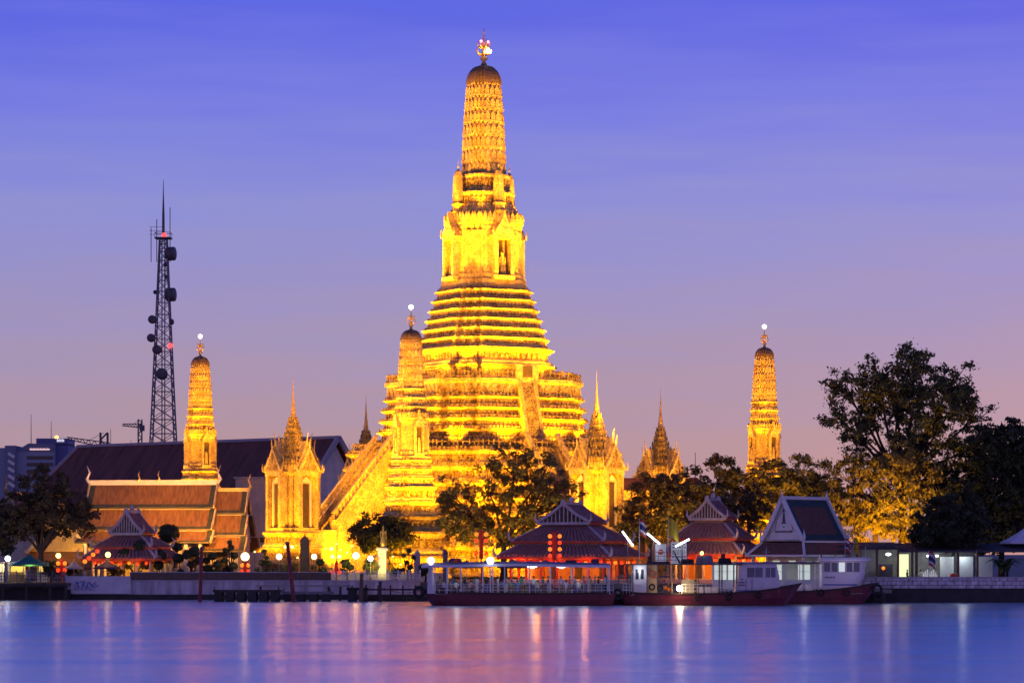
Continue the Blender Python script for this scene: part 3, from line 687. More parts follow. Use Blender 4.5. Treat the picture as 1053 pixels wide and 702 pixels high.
# ------------------------------------------------------------------ far buildings
def city():
    Y = 900
    r = thing('hospital_block', 'pale blue hospital block with a lit sign on its roof at far left', 'building', (X(30, Y), Y, 2.2)); ox = X(30, Y)
    def bb(m, px0, px1, pyt, pyb, y0, y1): m.b0(X(px0, Y) - ox, X(px1, Y) - ox, y0, y1, max(Z(pyb, Y) - 2.2, 0), Z(pyt, Y) - 2.2)
    blue = M('pale blue wall', (.33, .38, .50), .8, .1, .05); grey = M('grey blue wall', (.22, .24, .34), .8, .1, .05)
    m = MB(); bb(m, -20, 5.5, 460, 600, 2, 20); bb(m, 16, 55, 463, 600, 1, 22); m.build('wall', blue, r)
    m = MB(); bb(m, 5.5, 16.2, 458, 600, -1, 20); tw = m.build('stair_tower', grey, r)
    m = MB()
    for k in range(5):
        y = 466 + 7.5 * k; m.beam((X(9, Y) - ox, -1.1, Z(y, Y) - 2.2), (X(15.5, Y) - ox, -1.1, Z(y + 4, Y) - 2.2), .5, .9)
    m.build('stair_flight', WHITE, tw)
    m = MB(); m.prism([(X(17, Y) - ox, Z(463, Y) - 2.2), (X(55, Y) - ox, Z(463, Y) - 2.2), (X(55, Y) - ox, Z(456.5, Y) - 2.2), (X(29, Y) - ox, Z(455.5, Y) - 2.2)], 'y', .5, 22); m.build('roof', grey, r)
    m = MB(); bb(m, 35, 68, 450, 457, 4, 18); bb(m, 52, 68, 456, 600, 4, 18); m.build('rooftop_block', M('violet blue cladding', (.14, .15, .33), .7, .1, .05), r)
    for k in range(4):
        m = MB(); bb(m, 27, 54, 468.5 + k * 7, 472 + k * 7, .85, 1.02); m.build('window_band', GLASS_DK, r)
        for j in range(6):
            pass
    m = MB()
    for k in range(18): bb(m, 30.5 + k * 1.15, 31.2 + k * 1.15, 460.6 + (k % 3) * .25, 462.6, .3, .48)
    m.build('lit_sign', E('pale pink sign', (1, .62, .6), .9), r)
    m = MB()
    for k in range(6): bb(m, 56.5 + k * 1.3, 57.3 + k * 1.3, 450.6 + (k % 2) * .5, 453.5, 3.8, 3.98)
    m.build('rooftop_sign', E('white sign', (.9, .85, .9), .8), r)
    m = MB(); m.ball((X(54, Y) - ox, 8, Z(448.5, Y) - 2.2), .6, 8, 5); m.build('warning_light', E('orange roof light', (1, .35, .05), 8), r)
    m = MB(); m.tube([(X(54, Y) - ox, 8, Z(450, Y) - 2.2), (X(54, Y) - ox, 8, Z(448.5, Y) - 2.2)], .15, 5); m.build('light_mast', STEEL, r)
    for px, t_, bm_, lb in ((28.7, 425, 455, 'thin aerial mast on the left end of the hospital roof'), (49.5, 432, 455, 'thin short aerial mast on the hospital rooftop block')):
        o = MB().tube([(0, 0, 0), (0, 0, Z(t_, Y) - Z(bm_, Y))], [.14, .07], 5).build('aerial_mast', STEEL, None, False, (X(px, Y), Y + 6, Z(bm_, Y))); tag(o, lb, 'aerial')
    # tower cranes
    def crane(label, mx, my, base, jx0, jy0, jx1, jy1, Yc, th, head):
        r = thing('tower_crane', label, 'crane', (X(mx, Yc), Yc, 2.2)); o = Vector((X(mx, Yc), Yc, 2.2))
        m = MB(); top = Z(head, Yc) - 2.2; s = th
        for x in (-s, s):
            for y in (-s, s): m.beam((x, y, 0), (x, y, top), .35)
        k = int(top / (2 * s))
        for i in range(k):
            for y in (-s, s): m.beam((-s if i % 2 else s, y, i * top / k), (s if i % 2 else -s, y, (i + 1) * top / k), .25)
        m.build('mast', STEEL, r)
        m = MB(); a = P(jx0, jy0, Yc) - o; b2 = P(jx1, jy1, Yc) - o
        d = (b2 - a); k = 14; up = Vector((0, 0, 1.7))
        for y in (-.8, .8): m.beam(a + Vector((0, y, 0)), b2 + Vector((0, y, 0)), .32)
        m.beam(a + up, b2 + up * .4, .32)
        for i in range(k): 
            p = a + d * (i / k); q = a + d * ((i + 1) / k)
            m.beam(p + (up * (1 - .6 * i / k) if i % 2 else Vector()), q + (Vector() if i % 2 else up * (1 - .6 * (i + 1) / k)), .22)
        m.build('jib', STEEL, r)
        m = MB(); m.beam(Vector((0, 0, top)), a + d * .5 + up * .6, .12); m.build('stay_cable', STEEL, r)
        m = MB(); m.box((.8, 0, Z(my, Yc) - 2.2), (1.8, 1.8, 2.2)); m.build('cab', STEEL, r)
        return r
    crane('long grey tower crane lying low over the maroon roof at left', 107, 460, 462, 113, 461, 69, 451.5, 880, 1.1, 444.5)
    crane('small distant tower crane with raised jib beside the radio mast', 144, 440, 462, 147, 440, 126, 437.5, 1100, .7, 431)
    o = MB().tube([(0, 0, 0), (0, 0, 40)], [.16, .06], 5).build('aerial_mast', STEEL, None, False, (X(113.8, 700), 700, Z(441, 700) - 40)); tag(o, 'thin lone aerial standing right of the long crane', 'aerial')
    o = MB().tube([(0, 0, 0), (0, 0, 30)], [.12, .05], 5).build('aerial_mast', STEEL, None, False, (X(134.5, 700), 700, Z(452, 700) - 30)); tag(o, 'thin short aerial just left of the small distant crane', 'aerial')
    o = MB().tube([(0, 0, 0), (0, 0, 24)], [.10, .05], 5).build('aerial_mast', STEEL, None, False, (X(715, 480), 480, Z(465, 480) - 24)); tag(o, 'thin lone aerial over the trees right of the temple', 'aerial')
    # small dark roof behind the trees at right of temple
    r = thing('low_hall', 'low grey hall roof peeping over the trees right of the far spire', 'building', (X(704, 470), 470, 2.2))
    m = MB(); m.b0(-5, 5, 0, 8, 0, 13); m.build('wall', CREAM, r)
    m = MB(); m.prism([(-6, 13), (6, 13), (2, 16.2), (-3.5, 16.2)], 'y', -.6, 8.6); m.build('roof', ROOF_MAR, r)
city()

# maroon roofed hall
pr_, pl_ = Vector((X(346, 500), 500, 26.2)), Vector((X(66, 545), 545, 26.2))
d = pl_ - pr_; ln = d.length; ang = math.atan2(d.y, d.x)
r = thing('ordination_hall', 'huge hall with a plain maroon roof and a pale gable at its right end', 'temple hall', (pr_.x, pr_.y, 2.2), ang)
# local x runs along the ridge from the near right gable to the far left; +y is away from / behind after rotation
RZ = 24.0
m = MB()
for s_ in (-1, 1):
    m.slab((-.4, s_ * 7.5, 15.2), (ln + .4, s_ * 7.5, 15.2), (ln - 4, 0, RZ), (-.4, 0, RZ), .35)
    m.slab((-.4, s_ * 10.5, 12.6), (ln + .4, s_ * 10.5, 12.6), (ln + .2, s_ * 7.1, 14.9), (-.2, s_ * 7.1, 14.9), .35)
m.build('roof', ROOF_MAR, r)
m = MB(); m.b0(.6, ln - 1, -8.6, 8.6, 0, 13.2); m.prism([(-7.4, 13), (7.4, 13), (0, 23.2)], 'x', .5, .9); m.build('wall', STUCCO, r)
m = MB(); GR = M('grey stone edging', (.42, .38, .42), .8, .1)
for s_ in (-1, 1): m.beam((-.5, s_ * 7.6, 15.3), (-.5, 0, RZ + .1), .55, .8); m.beam((-.5, s_ * 10.6, 12.7), (-.5, s_ * 7, 15.1), .5, .7)
m.beam((-.5, 0, RZ + .1), (ln - 4, 0, RZ + .1), .5, .5); m.beam((ln + .4, 7.5, 15.4), (ln - 4, 0, RZ + .1), .6, .6); m.build('roof_edging', GR, r)
m = MB()
for s_ in (-1, 1):
    for k in range(10): m.b0(3 + k * 6.4, 4.4 + k * 6.4, s_ * 8.55 - .15, s_ * 8.55 + .15, 6, 11)
m.build('window', NICHE, r)
# white annex right of the satellite tower
r = thing('white_annex', 'plain white annex wall between the corner tower and the lone spired pavilion', 'building', (X(262, 470), 470, GZ))
m = MB(); m.b0(-3.2, 3.2, 0, 6, 0, Z(492, 470) - GZ); m.build('wall', CREAM, r)
m = MB(); m.b0(-3.5, 3.5, -.3, 6.3, Z(492, 470) - GZ, Z(490, 470) - GZ); m.build('roof', CONC, r)
m = MB(); m.b0(-3.3, 3.3, -.05, .1, 5.2, 6); m.build('string_course', NICHE, r)

# radio mast
def mast():
    Y = 600; base = 2.2; r = thing('radio_mast', 'tall lattice radio mast with round dishes and red lights', 'radio mast', (X(168, Y), Y, base))
    zt = Z(245, Y) - base; w0, w1 = 4.1, .75
    wid = lambda z: w0 + (w1 - w0) * min(1, (z / zt)) ** .8
    m = MB(); k = 26; zs = [zt * (1 - (1 - i / k) ** 1.25) for i in range(k + 1)]
    crn = lambda z, j: Vector(((1, -1, -1, 1)[j] * wid(z), (1, 1, -1, -1)[j] * wid(z), z))
    for i in range(k):
        for j in range(4):
            m.beam(crn(zs[i], j), crn(zs[i + 1], j), .21)
            m.beam(crn(zs[i], j), crn(zs[i + 1], (j + 1) % 4), .13); m.beam(crn(zs[i], (j + 1) % 4), crn(zs[i + 1], j), .13)
            m.beam(crn(zs[i + 1], j), crn(zs[i + 1], (j + 1) % 4), .13)
    m.beam((-.3, 0, 0), (-.3, 0, zt), .22); m.beam((.3, 0, 0), (.3, 0, zt), .22); m.build('lattice', M('grey mast steel', (.22, .2, .22), .6, .15), r)
    m = MB(); m.box((0, 0, zt), (3.4, 3.4, .25))
    for x in (-1.6, 1.6):
        for y in (-1.6, 1.6): m.beam((x, y, zt), (x, y, zt + 1.1), .1)
    for x in (-1.6, 1.6): m.beam((x, -1.6, zt + 1.1), (x, 1.6, zt + 1.1), .1); m.beam((-1.6, x, zt + 1.1), (1.6, x, zt + 1.1), .1)
    m.build('platform', STEEL, r)
    m = MB(); zp = Z(185, Y) - base; m.tube([(0, 0, zt), (0, 0, zt + 5), (0, 0, zp - 3), (0, 0, zp)], [.35, .28, .12, .05], 6); m.build('antenna', STEEL, r)
    for x, h in ((1.4, 6.5), (-1.4, 4), (-2.6, 2.2)):
        m = MB(); m.tube([(x, 0, zt - 5), (x, 0, zt + h)], .09, 5); m.build('whip_aerial', STEEL, r)
    m = MB()
    for k in range(3): m.beam((-2.9, 0, zt + .8 + k * .8), (0, 0, zt + .8 + k * .8), .07)
    m.build('yagi_aerial', STEEL, r)
    m0 = None
    for px, py, rd, face in ((179.5, 261, 1.45, 'x'), (179.5, 303, 1.45, 'x'), (157.5, 329, .9, 'f'), (156.5, 348, .9, 'f'), (162.5, 360, 1.0, 'f'), (167.5, 385, 1.25, 'f'), (160.5, 301, .45, 'f'), (172, 272, .5, 'x'), (172.5, 285, .5, 'x'), (178, 331, .6, 'x')):
        p = P(px, py, Y) - Vector((X(168, Y), Y, base)); m = MB()
        if face == 'f': m.lathe([(.05, .25), (rd * .5, .15), (rd, 0), (rd, -.7 * rd), (.05, -.75 * rd)], 14)
        else: m.lathe([(.05, .25), (rd * .6, .15), (rd, 0), (rd, -1.1 * rd), (.05, -1.15 * rd)], 14)
        o = m.build('dish', M('grey dish', (.10, .09, .11), .6) if m0 is None else m0, r, True); m0 = o.data.materials[0]
        o.rotation_euler = (R(90), 0, 0 if face == 'f' else R(75)); o.location = (p.x, -wid(max(p.z, 0)) - .4 if face == 'f' else p.y - .4, p.z)
        a = MB(); a.beam((0, 0, 0), (-p.x + math.copysign(wid(p.z), p.x), 0, 0), .15); q = a.build('dish_arm', STEEL, r); q.location = (p.x, -wid(p.z) * .9, p.z)
    for px, py in ((169.5, 242.5), (176.5, 356)):
        p = P(px, py, Y) - Vector((X(168, Y), Y, base)); m = MB(); m.ball((p.x, -wid(max(p.z, 0)) - .4, p.z), .55, 8, 6); m.beam((p.x, -wid(p.z), p.z - .4), (p.x * .6, 0, p.z - .4), .12); m.build('red_light', REDL, r)
mast()

# ------------------------------------------------------------------ orange roofed temple halls (left)
def chofa(m, p, lean, h):
    p = Vector(p); e = Vector(lean); m.tube([p, p + e * .35 * h * .6 + Vector((0, 0, h * .25)), p + e * h * .05 + Vector((0, 0, h * .6)), p + e * .22 * h + Vector((0, 0, h))], [h * .11, h * .09, h * .05, .01], 6)
TRIM = M('aged gilt trim', (.46, .36, .24), .7, .2)
def tiered_roof(root, L0, L1, zr, secs, chz=1.6, mat=None, bd=None, edge=None):
    # local: ridge along x from L0 to L1, cross section secs: list of (v0, z0, v1, z1, inset)
    for (v0, z0, v1, z1, ins) in secs:
        m = MB(); bdm = MB(); eg = MB()
        for s_ in (-1, 1):
            a, b2 = L0 + ins, L1 - ins
            tt = [0, .33, .66, 1]; sag = .22
            pts = [(v0 + (v1 - v0) * t_, z0 + (z1 - z0) * t_ - sag * math.sin(math.pi * t_)) for t_ in tt]
            for (va, za), (vb, zb) in zip(pts[:-1], pts[1:]):
                m.slab((a, s_ * vb, zb), (b2, s_ * vb, zb), (b2, s_ * va, za), (a, s_ * va, za), .16)
            # dark border strips, 3 cm proud
            (va, za), (vb, zb) = pts[-2], pts[-1]
            for (c0, c1) in ((a + .02, a + .75), (b2 - .75, b2 - .02)):
                for (va, za), (vb, zb) in zip(pts[:-1], pts[1:]): bdm.slab((c0, s_ * vb, zb + .04), (c1, s_ * vb, zb + .04), (c1, s_ * va, za + .04), (c0, s_ * va, za + .04), .03)
            (va, za), (vb, zb) = pts[-2], pts[-1]; f = .45
            vm, zm = vb + (va - vb) * f, zb + (za - zb) * f
            bdm.slab((a + .76, s_ * vb, zb + .04), (b2 - .76, s_ * vb, zb + .04), (b2 - .76, s_ * vm, zm + .04), (a + .76, s_ * vm, zm + .04), .03)
            bdm.beam((a, s_ * (v1 + .05), z1 - .12), (b2, s_ * (v1 + .05), z1 - .12), .10, .12)
            for x in (a - .1, b2 + .1):
                for (va, za), (vb, zb) in zip(pts[:-1], pts[1:]): eg.beam((x, s_ * va, za + .05), (x, s_ * vb, zb + .05), .22, .45)
                chofa(eg, (x, s_ * v1, z1), (0, s_, 0), chz * .55)
        o = m.build('roof_tier', mat or ROOF_OR, root); bdm.build('tile_border', bd or ROOF_BD, o); eg.build('bargeboard', edge or TRIM, o)
def hall():
    Y = 398; cx = (X(92, Y) + X(224, Y)) / 2; hw = (X(224, Y) - X(92, Y)) / 2
    r = thing('orange_roofed_hall', 'white temple hall with a wide three tiered orange brown roof and pale ridge', 'temple hall', (cx, Y, GZ), R(-6))
    zr = Z(497, Y) - GZ
    tiered_roof(r, -hw, hw, zr, [(0, zr, 2.6, zr - 3.4, 0), (2.4, zr - 3.7, 5.0, zr - 6.4, -.25), (4.8, zr - 6.7, 7.0, zr - 8.2, -.5)])
    m = MB(); m.beam((-hw, 0, zr + .15), (hw, 0, zr + .15), .4, .7); 
    for x in (-hw, hw): chofa(m, (x, 0, zr), (math.copysign(1, x), 0, 0), 2.6)
    m.build('ridge', STUCCO, r)
    m = MB()
    for x in (-2.2, 0.6): chofa(m, (x, -.3, zr + .3), (1, 0, 0), 1.5)
    m.build('ridge_finial', GILT, r)
    m = MB(); m.b0(-hw + .8, hw - .8, -5.2, 5.2, 0, zr - 7.4); m.prism([(-5, zr - 7.4), (5, zr - 7.4), (2.3, zr - 3.6), (0, zr - .3), (-2.3, zr - 3.6)], 'x', -hw + .5, hw - .5); m.build('wall', CREAM, r)
    for k in range(6):
        x = -hw + 2.2 + k * (2 * hw - 4.4) / 5; m = MB(); m.b0(x - .5, x + .5, -5.28, -5.15, 1.4, 3.8); w_ = m.build('window', NICHE, r); m = MB(); m.b0(x - .65, x + .65, -5.34, -5.2, 1.2, 1.38); m.b0(x - .65, x + .65, -5.34, -5.2, 3.82, 4.0); m.build('window_trim', STUCCO, w_)
    for k in range(9):
        x = -hw + .9 + k * (2 * hw - 1.8) / 8; m = MB(); m.b0(x - .22, x + .22, -6.7, -6.3, 0, zr - 8.1); m.build('column', STUCCO, r)
    # lower end hall to the right
    Y2 = 396; x0, x1 = X(216, Y2), X(252, Y2)
    r = thing('orange_roofed_hall', 'smaller orange roofed end hall with upturned gold gable horns, right of the wide roof', 'temple hall', ((x0 + x1) / 2, Y2 + 1, GZ), R(-5)); hw = (x1 - x0) / 2 + .3
    zr = Z(504, Y2) - GZ
    tiered_roof(r, -hw, hw, zr, [(0, zr, 2.3, zr - 3.2, 0), (2.1, zr - 3.5, 4.4, zr - 6.2, -.3), (4.2, zr - 6.5, 6.2, zr - 8.4, -.6)])
    m = MB(); m.beam((-hw, 0, zr + .12), (hw, 0, zr + .12), .3, .5)
    for x in (-hw, hw): chofa(m, (x, 0, zr), (math.copysign(1, x), 0, 0), 2.4)
    m.build('ridge', GILT, r)
    m = MB(); m.b0(-hw + .5, hw - .5, -4.6, 4.6, 0, zr - 7.2); m.prism([(-4.4, zr - 7.2), (4.4, zr - 7.2), (0, zr - .3)], 'x', -hw + .4, hw - .3); m.build('wall', CREAM, r)
    m = MB(); m.b0(-.8, .8, -4.7, -4.55, .8, 3.6); m.build('window', NICHE, r)
    # hall with its gable to the river, left
    Y3 = 394; cx = X(62, Y3)
    r = thing('gable_front_hall', 'temple hall with brightly lit golden gable facing the river behind the left tree', 'temple hall', (cx, Y3, GZ), R(90 - 8))
    zr = Z(520, Y3) - GZ
    tiered_roof(r, 0, 16, zr, [(0, zr, 2.6, zr - 3.6, 0), (2.4, zr - 3.9, 4.8, zr - 6.6, -.4), (4.6, zr - 6.9, 6.6, zr - 8.4, -.8)])
    m = MB(); m.beam((0, 0, zr + .12), (16, 0, zr + .12), .3, .5); chofa(m, (-.1, 0, zr), (-1, 0, 0), 2.6); m.build('ridge', GILT, r)
    m = MB(); m.prism([(-4.4, zr - 6.3), (4.4, zr - 6.3), (2.4, zr - 3.4), (0, zr - .5), (-2.4, zr - 3.4)], 'x', .25, .6); m.build('pediment', GILT, r)
    m = MB(); m.b0(.6, 15.5, -4.8, 4.8, 0, zr - 6.4); m.build('wall', CREAM, r)
    m = MB(); m.slab((-2.4, -5.2, zr - 8.6), (-2.4, 5.2, zr - 8.6), (.3, 4.6, zr - 6.3), (.3, -4.6, zr - 6.3), .2); m.build('porch_roof', ROOF_OR, r)
    for y in (-4, -1.4, 1.4, 4): m = MB(); m.tube([(-2, y, 0), (-2, y, zr - 8.7)], .22, 8); m.build('column', STUCCO, r)
    m = MB(); m.b0(.5, .64, -.8, .8, .4, 3.6); m.build('door', NICHE, r)
    # farther small gable at the left edge with horn
    Y4 = 410; r = thing('gable_front_hall', 'further temple hall at the left edge, only its gold roof horn clear of the tree', 'temple hall', (X(8, Y4), Y4, GZ), R(70))
    zr = Z(508, Y4) - GZ
    tiered_roof(r, 0, 14, zr, [(0, zr, 2.6, zr - 3.6, 0), (2.4, zr - 3.9, 5.4, zr - 7.2, -.4)])
    m = MB(); m.beam((0, 0, zr + .12), (14, 0, zr + .12), .3, .5); chofa(m, (-.1, 0, zr), (-1, 0, 0), 2.8); m.build('ridge', GILT, r)
    m = MB(); m.b0(.5, 13.5, -4.2, 4.2, 0, zr - 6.6); m.prism([(-4.2, zr - 6.6), (4.2, zr - 6.6), (0, zr - .4)], 'x', .3, 13.5); m.build('wall', CREAM, r)
hall()
WARM = (1, .55, .12)
spot('floodlight', P(66, 585, 384) , P(64, 548, 394), 5000, 60, WARM)
for px in (125, 165, 205, 235): spot('floodlight', (X(px, 386), 384, 9.2), (X(px + 4, 398), 398, 12.5), 7500, 100, (1, .42, .06))

# ------------------------------------------------------------------ chinese pavilions
def hip(root, name, w0, d0, z0, w1, d1, z1, mat=ROOF_CH, edge=RIDGE_CH, step=.55):
    m = MB(); A = [(-w0, -d0, z0), (w0, -d0, z0), (w0, d0, z0), (-w0, d0, z0)]; B = [(-w1, -d1, z1), (w1, -d1, z1), (w1, d1, z1), (-w1, d1, z1)]
    for i in range(4):
        a, b2, c_, d_ = A[i], A[(i + 1) % 4], B[(i + 1) % 4], B[i]
        ln = (Vector(b2) - Vector(a)).length; m.slope(a, b2, c_, d_, max(3, int(ln / step)), .24)
    o = m.build(name, mat, root)
    m = MB()
    for i in range(4):
        a, b2 = Vector(A[i]), Vector(B[i]); mid = a.lerp(b2, .5)
        m.beam(a, b2, .3, .4); e = Vector((a.x, a.y, 0)).normalized()
        m.tube([a, a + e * .35 + Vector((0, 0, .2)), a + e * .5 + Vector((0, 0, .8)), a + e * .2 + Vector((0, 0, 1.25))], [.2, .19, .13, .03], 6)
        m.beam(B[i], B[(i + 1) % 4], .25, .35)
    m.build('roof_ridge', edge, o)
    m = MB()
    for i in range(4):
        a, b2 = Vector(A[i]), Vector(A[(i + 1) % 4]); m.beam(a - Vector((0, 0, .22)), b2 - Vector((0, 0, .22)), .16, .26)
    m.build('eave_board', RED_BEAM, o)
    return o
def pavilion(label, px, Y, yaw, w, d, zs, body, colmat, light_col, light_p, name='chinese_pavilion'):
    # zs: lower eave, lower top, mid eave, mid top, upper eave, apex (world heights)
    z = [q - 2.2 for q in zs]
    r = thing(name, label, 'pavilion', (X(px, Y), Y, 2.2), yaw, 'grey tiled pavilions on the river bank')
    m = MB(); m.b0(-w - .4, w + .4, -d - .4, d + .4, 0, .45); m.build('plinth', CONC, r)
    hip(r, 'lower_roof', w + 1.0, d + 1.0, z[0], w * .83, d * .83, z[1])
    hip(r, 'middle_roof', w * .93, d * .93, z[2], w * .45, d * .42, z[3])
    m = MB(); m.b0(-w * .82, w * .82, -d * .82, d * .82, z[1] - .3, z[2]); m.build('roof_drum', body, r)
    m = MB(); m.b0(-w * .43, w * .43, -d * .4, d * .4, z[3] - .3, z[4]); m.build('lantern_storey', body, r)
    # upper roof: gable to the front
    uw, ud = w * .52, d * .55
    m = MB()
    for s_ in (-1, 1):
        m.slope((s_ * uw, s_ * -ud, z[4] + .2), (s_ * uw, s_ * ud, z[4] + .2), (0, s_ * ud, z[5]), (0, s_ * -ud, z[5]), int(ud * 2 / .55), .22)
    o = m.build('upper_roof', ROOF_CH, r)
    m = MB()
    for y in (-ud - .05, ud + .05):
        for s_ in (-1, 1):
            m.tube([(s_ * (uw + .1), y, z[4] + .15), (s_ * uw * .5, y, (z[4] + z[5]) / 2 - .05), (0, y, z[5] + .1)], .2, 6)
            m.tube([(s_ * uw, y, z[4] + .1), (s_ * (uw + .35), y, z[4] + .45), (s_ * (uw + .3), y, z[4] + 1.2)], [.2, .16, .04], 6)
        m.box((0, y, z[5] + .35), (.7, .3, .6), taper=.5); m.b0(-uw - .1, uw + .1, y - .12, y + .12, z[4] - .2, z[4] + .12)
    m.beam((0, -ud, z[5] + .1), (0, ud, z[5] + .1), .35, .45); m.ball((0, 0, z[5] + .6), .35, 8, 5, 1.3); m.build('roof_ridge', RIDGE_CH, o)
    m = MB()
    for s_ in (-1, 1): m.b0(s_ * (uw + .05) - .1, s_ * (uw + .05) + .1, -ud, ud, z[4] - .18, z[4] + .02)
    m.build('eave_board', RED_BEAM, o)
    for y, nm in ((-ud + .25, 1), (ud - .25, 0)):
        m = MB(); m.prism([(-uw * .92, z[4] + .12), (uw * .92, z[4] + .12), (0, z[5] - .15)], 'y', y - .05, y + .05); q = m.build('gable_board', NICHE, r)
        if nm:
            m = MB()
            for k in range(11):
                x = -uw * .8 + uw * 1.6 * k / 10; zt = z[4] + .12 + (z[5] - z[4] - .35) * (1 - abs(x) / (uw * .92)); m.b0(x - .07, x + .07, y - .16, y - .06, z[4] + .12, zt)
            m.build('gable_bars', RIDGE_CH, q)
    nx = max(4, int(w * 2 / 2.1)); 
    for k in range(nx + 1):
        x = -w * .95 + 1.9 * w * k / nx
        for y in (-d * .95, d * .95): m = MB(); m.tube([(x, y, .45), (x, y, z[0] - .2)], .17, 8); m.build('column', colmat, r)
    for k in range(1, 4):
        y = -d * .95 + 1.9 * d * k / 4
        for x in (-w * .95, w * .95): m = MB(); m.tube([(x, y, .45), (x, y, z[0] - .2)], .17, 8); m.build('column', colmat, r)
    m = MB(); m.b0(-w * .75, w * .75, d * .45, d * .6, .45, z[0] + .2)
    m.b0(-w * .75, -w * .7, -d * .5, d * .45, .45, z[0] + .2); m.build('wall', body, r)
    m = MB()
    for k in range(3): x = -w * .5 + w * .5 * k; m.b0(x - .45, x + .45, d * .43, d * .449, .5, 2.7)
    m.build('door', NICHE, r)
    m = MB(); zz = z[0] - .55
    for s_ in (-1, 1): m.beam((-w * .95, s_ * d * .95, zz), (w * .95, s_ * d * .95, zz), .16, .3); m.beam((s_ * w * .95, -d * .95, zz), (s_ * w * .95, d * .95, zz), .16, .3)
    m.build('lintel_beam', RED_BEAM, r)
    for fx in (-.5, .5): point('pavilion_lamp', r.matrix_basis @ Vector((fx * w, -d * .7, z[0] - 1.0)), light_p, light_col, .3)
    for k in range(3): point('eave_lantern_light', r.matrix_basis @ Vector((w * (-.7 + .7 * k), -d - 1.5, z[0] - 1.1)), light_p * .22, (1, .22, .03), .3)
    return r
YEL = M('ochre plaster', (.60, .42, .20), .8, .15)
ORG = M('orange plaster', (.62, .30, .10), .8, .15)
PV = {}
PV['l'] = pavilion('small grey roofed pavilion with lit yellow columns behind clipped trees on the left bank', 136, 373, R(-20), 4.4, 3.1, (5.3, 6.5, 6.8, 8.1, 8.5, 11.2), YEL, CREAM, (1, .6, .12), 260)
PV['m'] = pavilion('large red pavilion with rows of lanterns behind the long ferry', 588, 358, R(-24), 6.6, 5.0, (5.55, 6.9, 7.5, 9.3, 9.7, 12.0), ORG, RED, (1, .38, .05), 620)
PV['r'] = pavilion('grey and pale pavilion with orange lit eaves left of the white gabled hall', 733, 363, R(-24), 4.6, 3.7, (5.9, 7.3, 7.9, 9.7, 10.3, 12.6), ORG, CREAM, (1, .42, .06), 360)
spot('floodlight', (X(745, 352), 352.5, 6.2), (X(752, 362), 362, 8.6), 700, 120, (1, .5, .08))

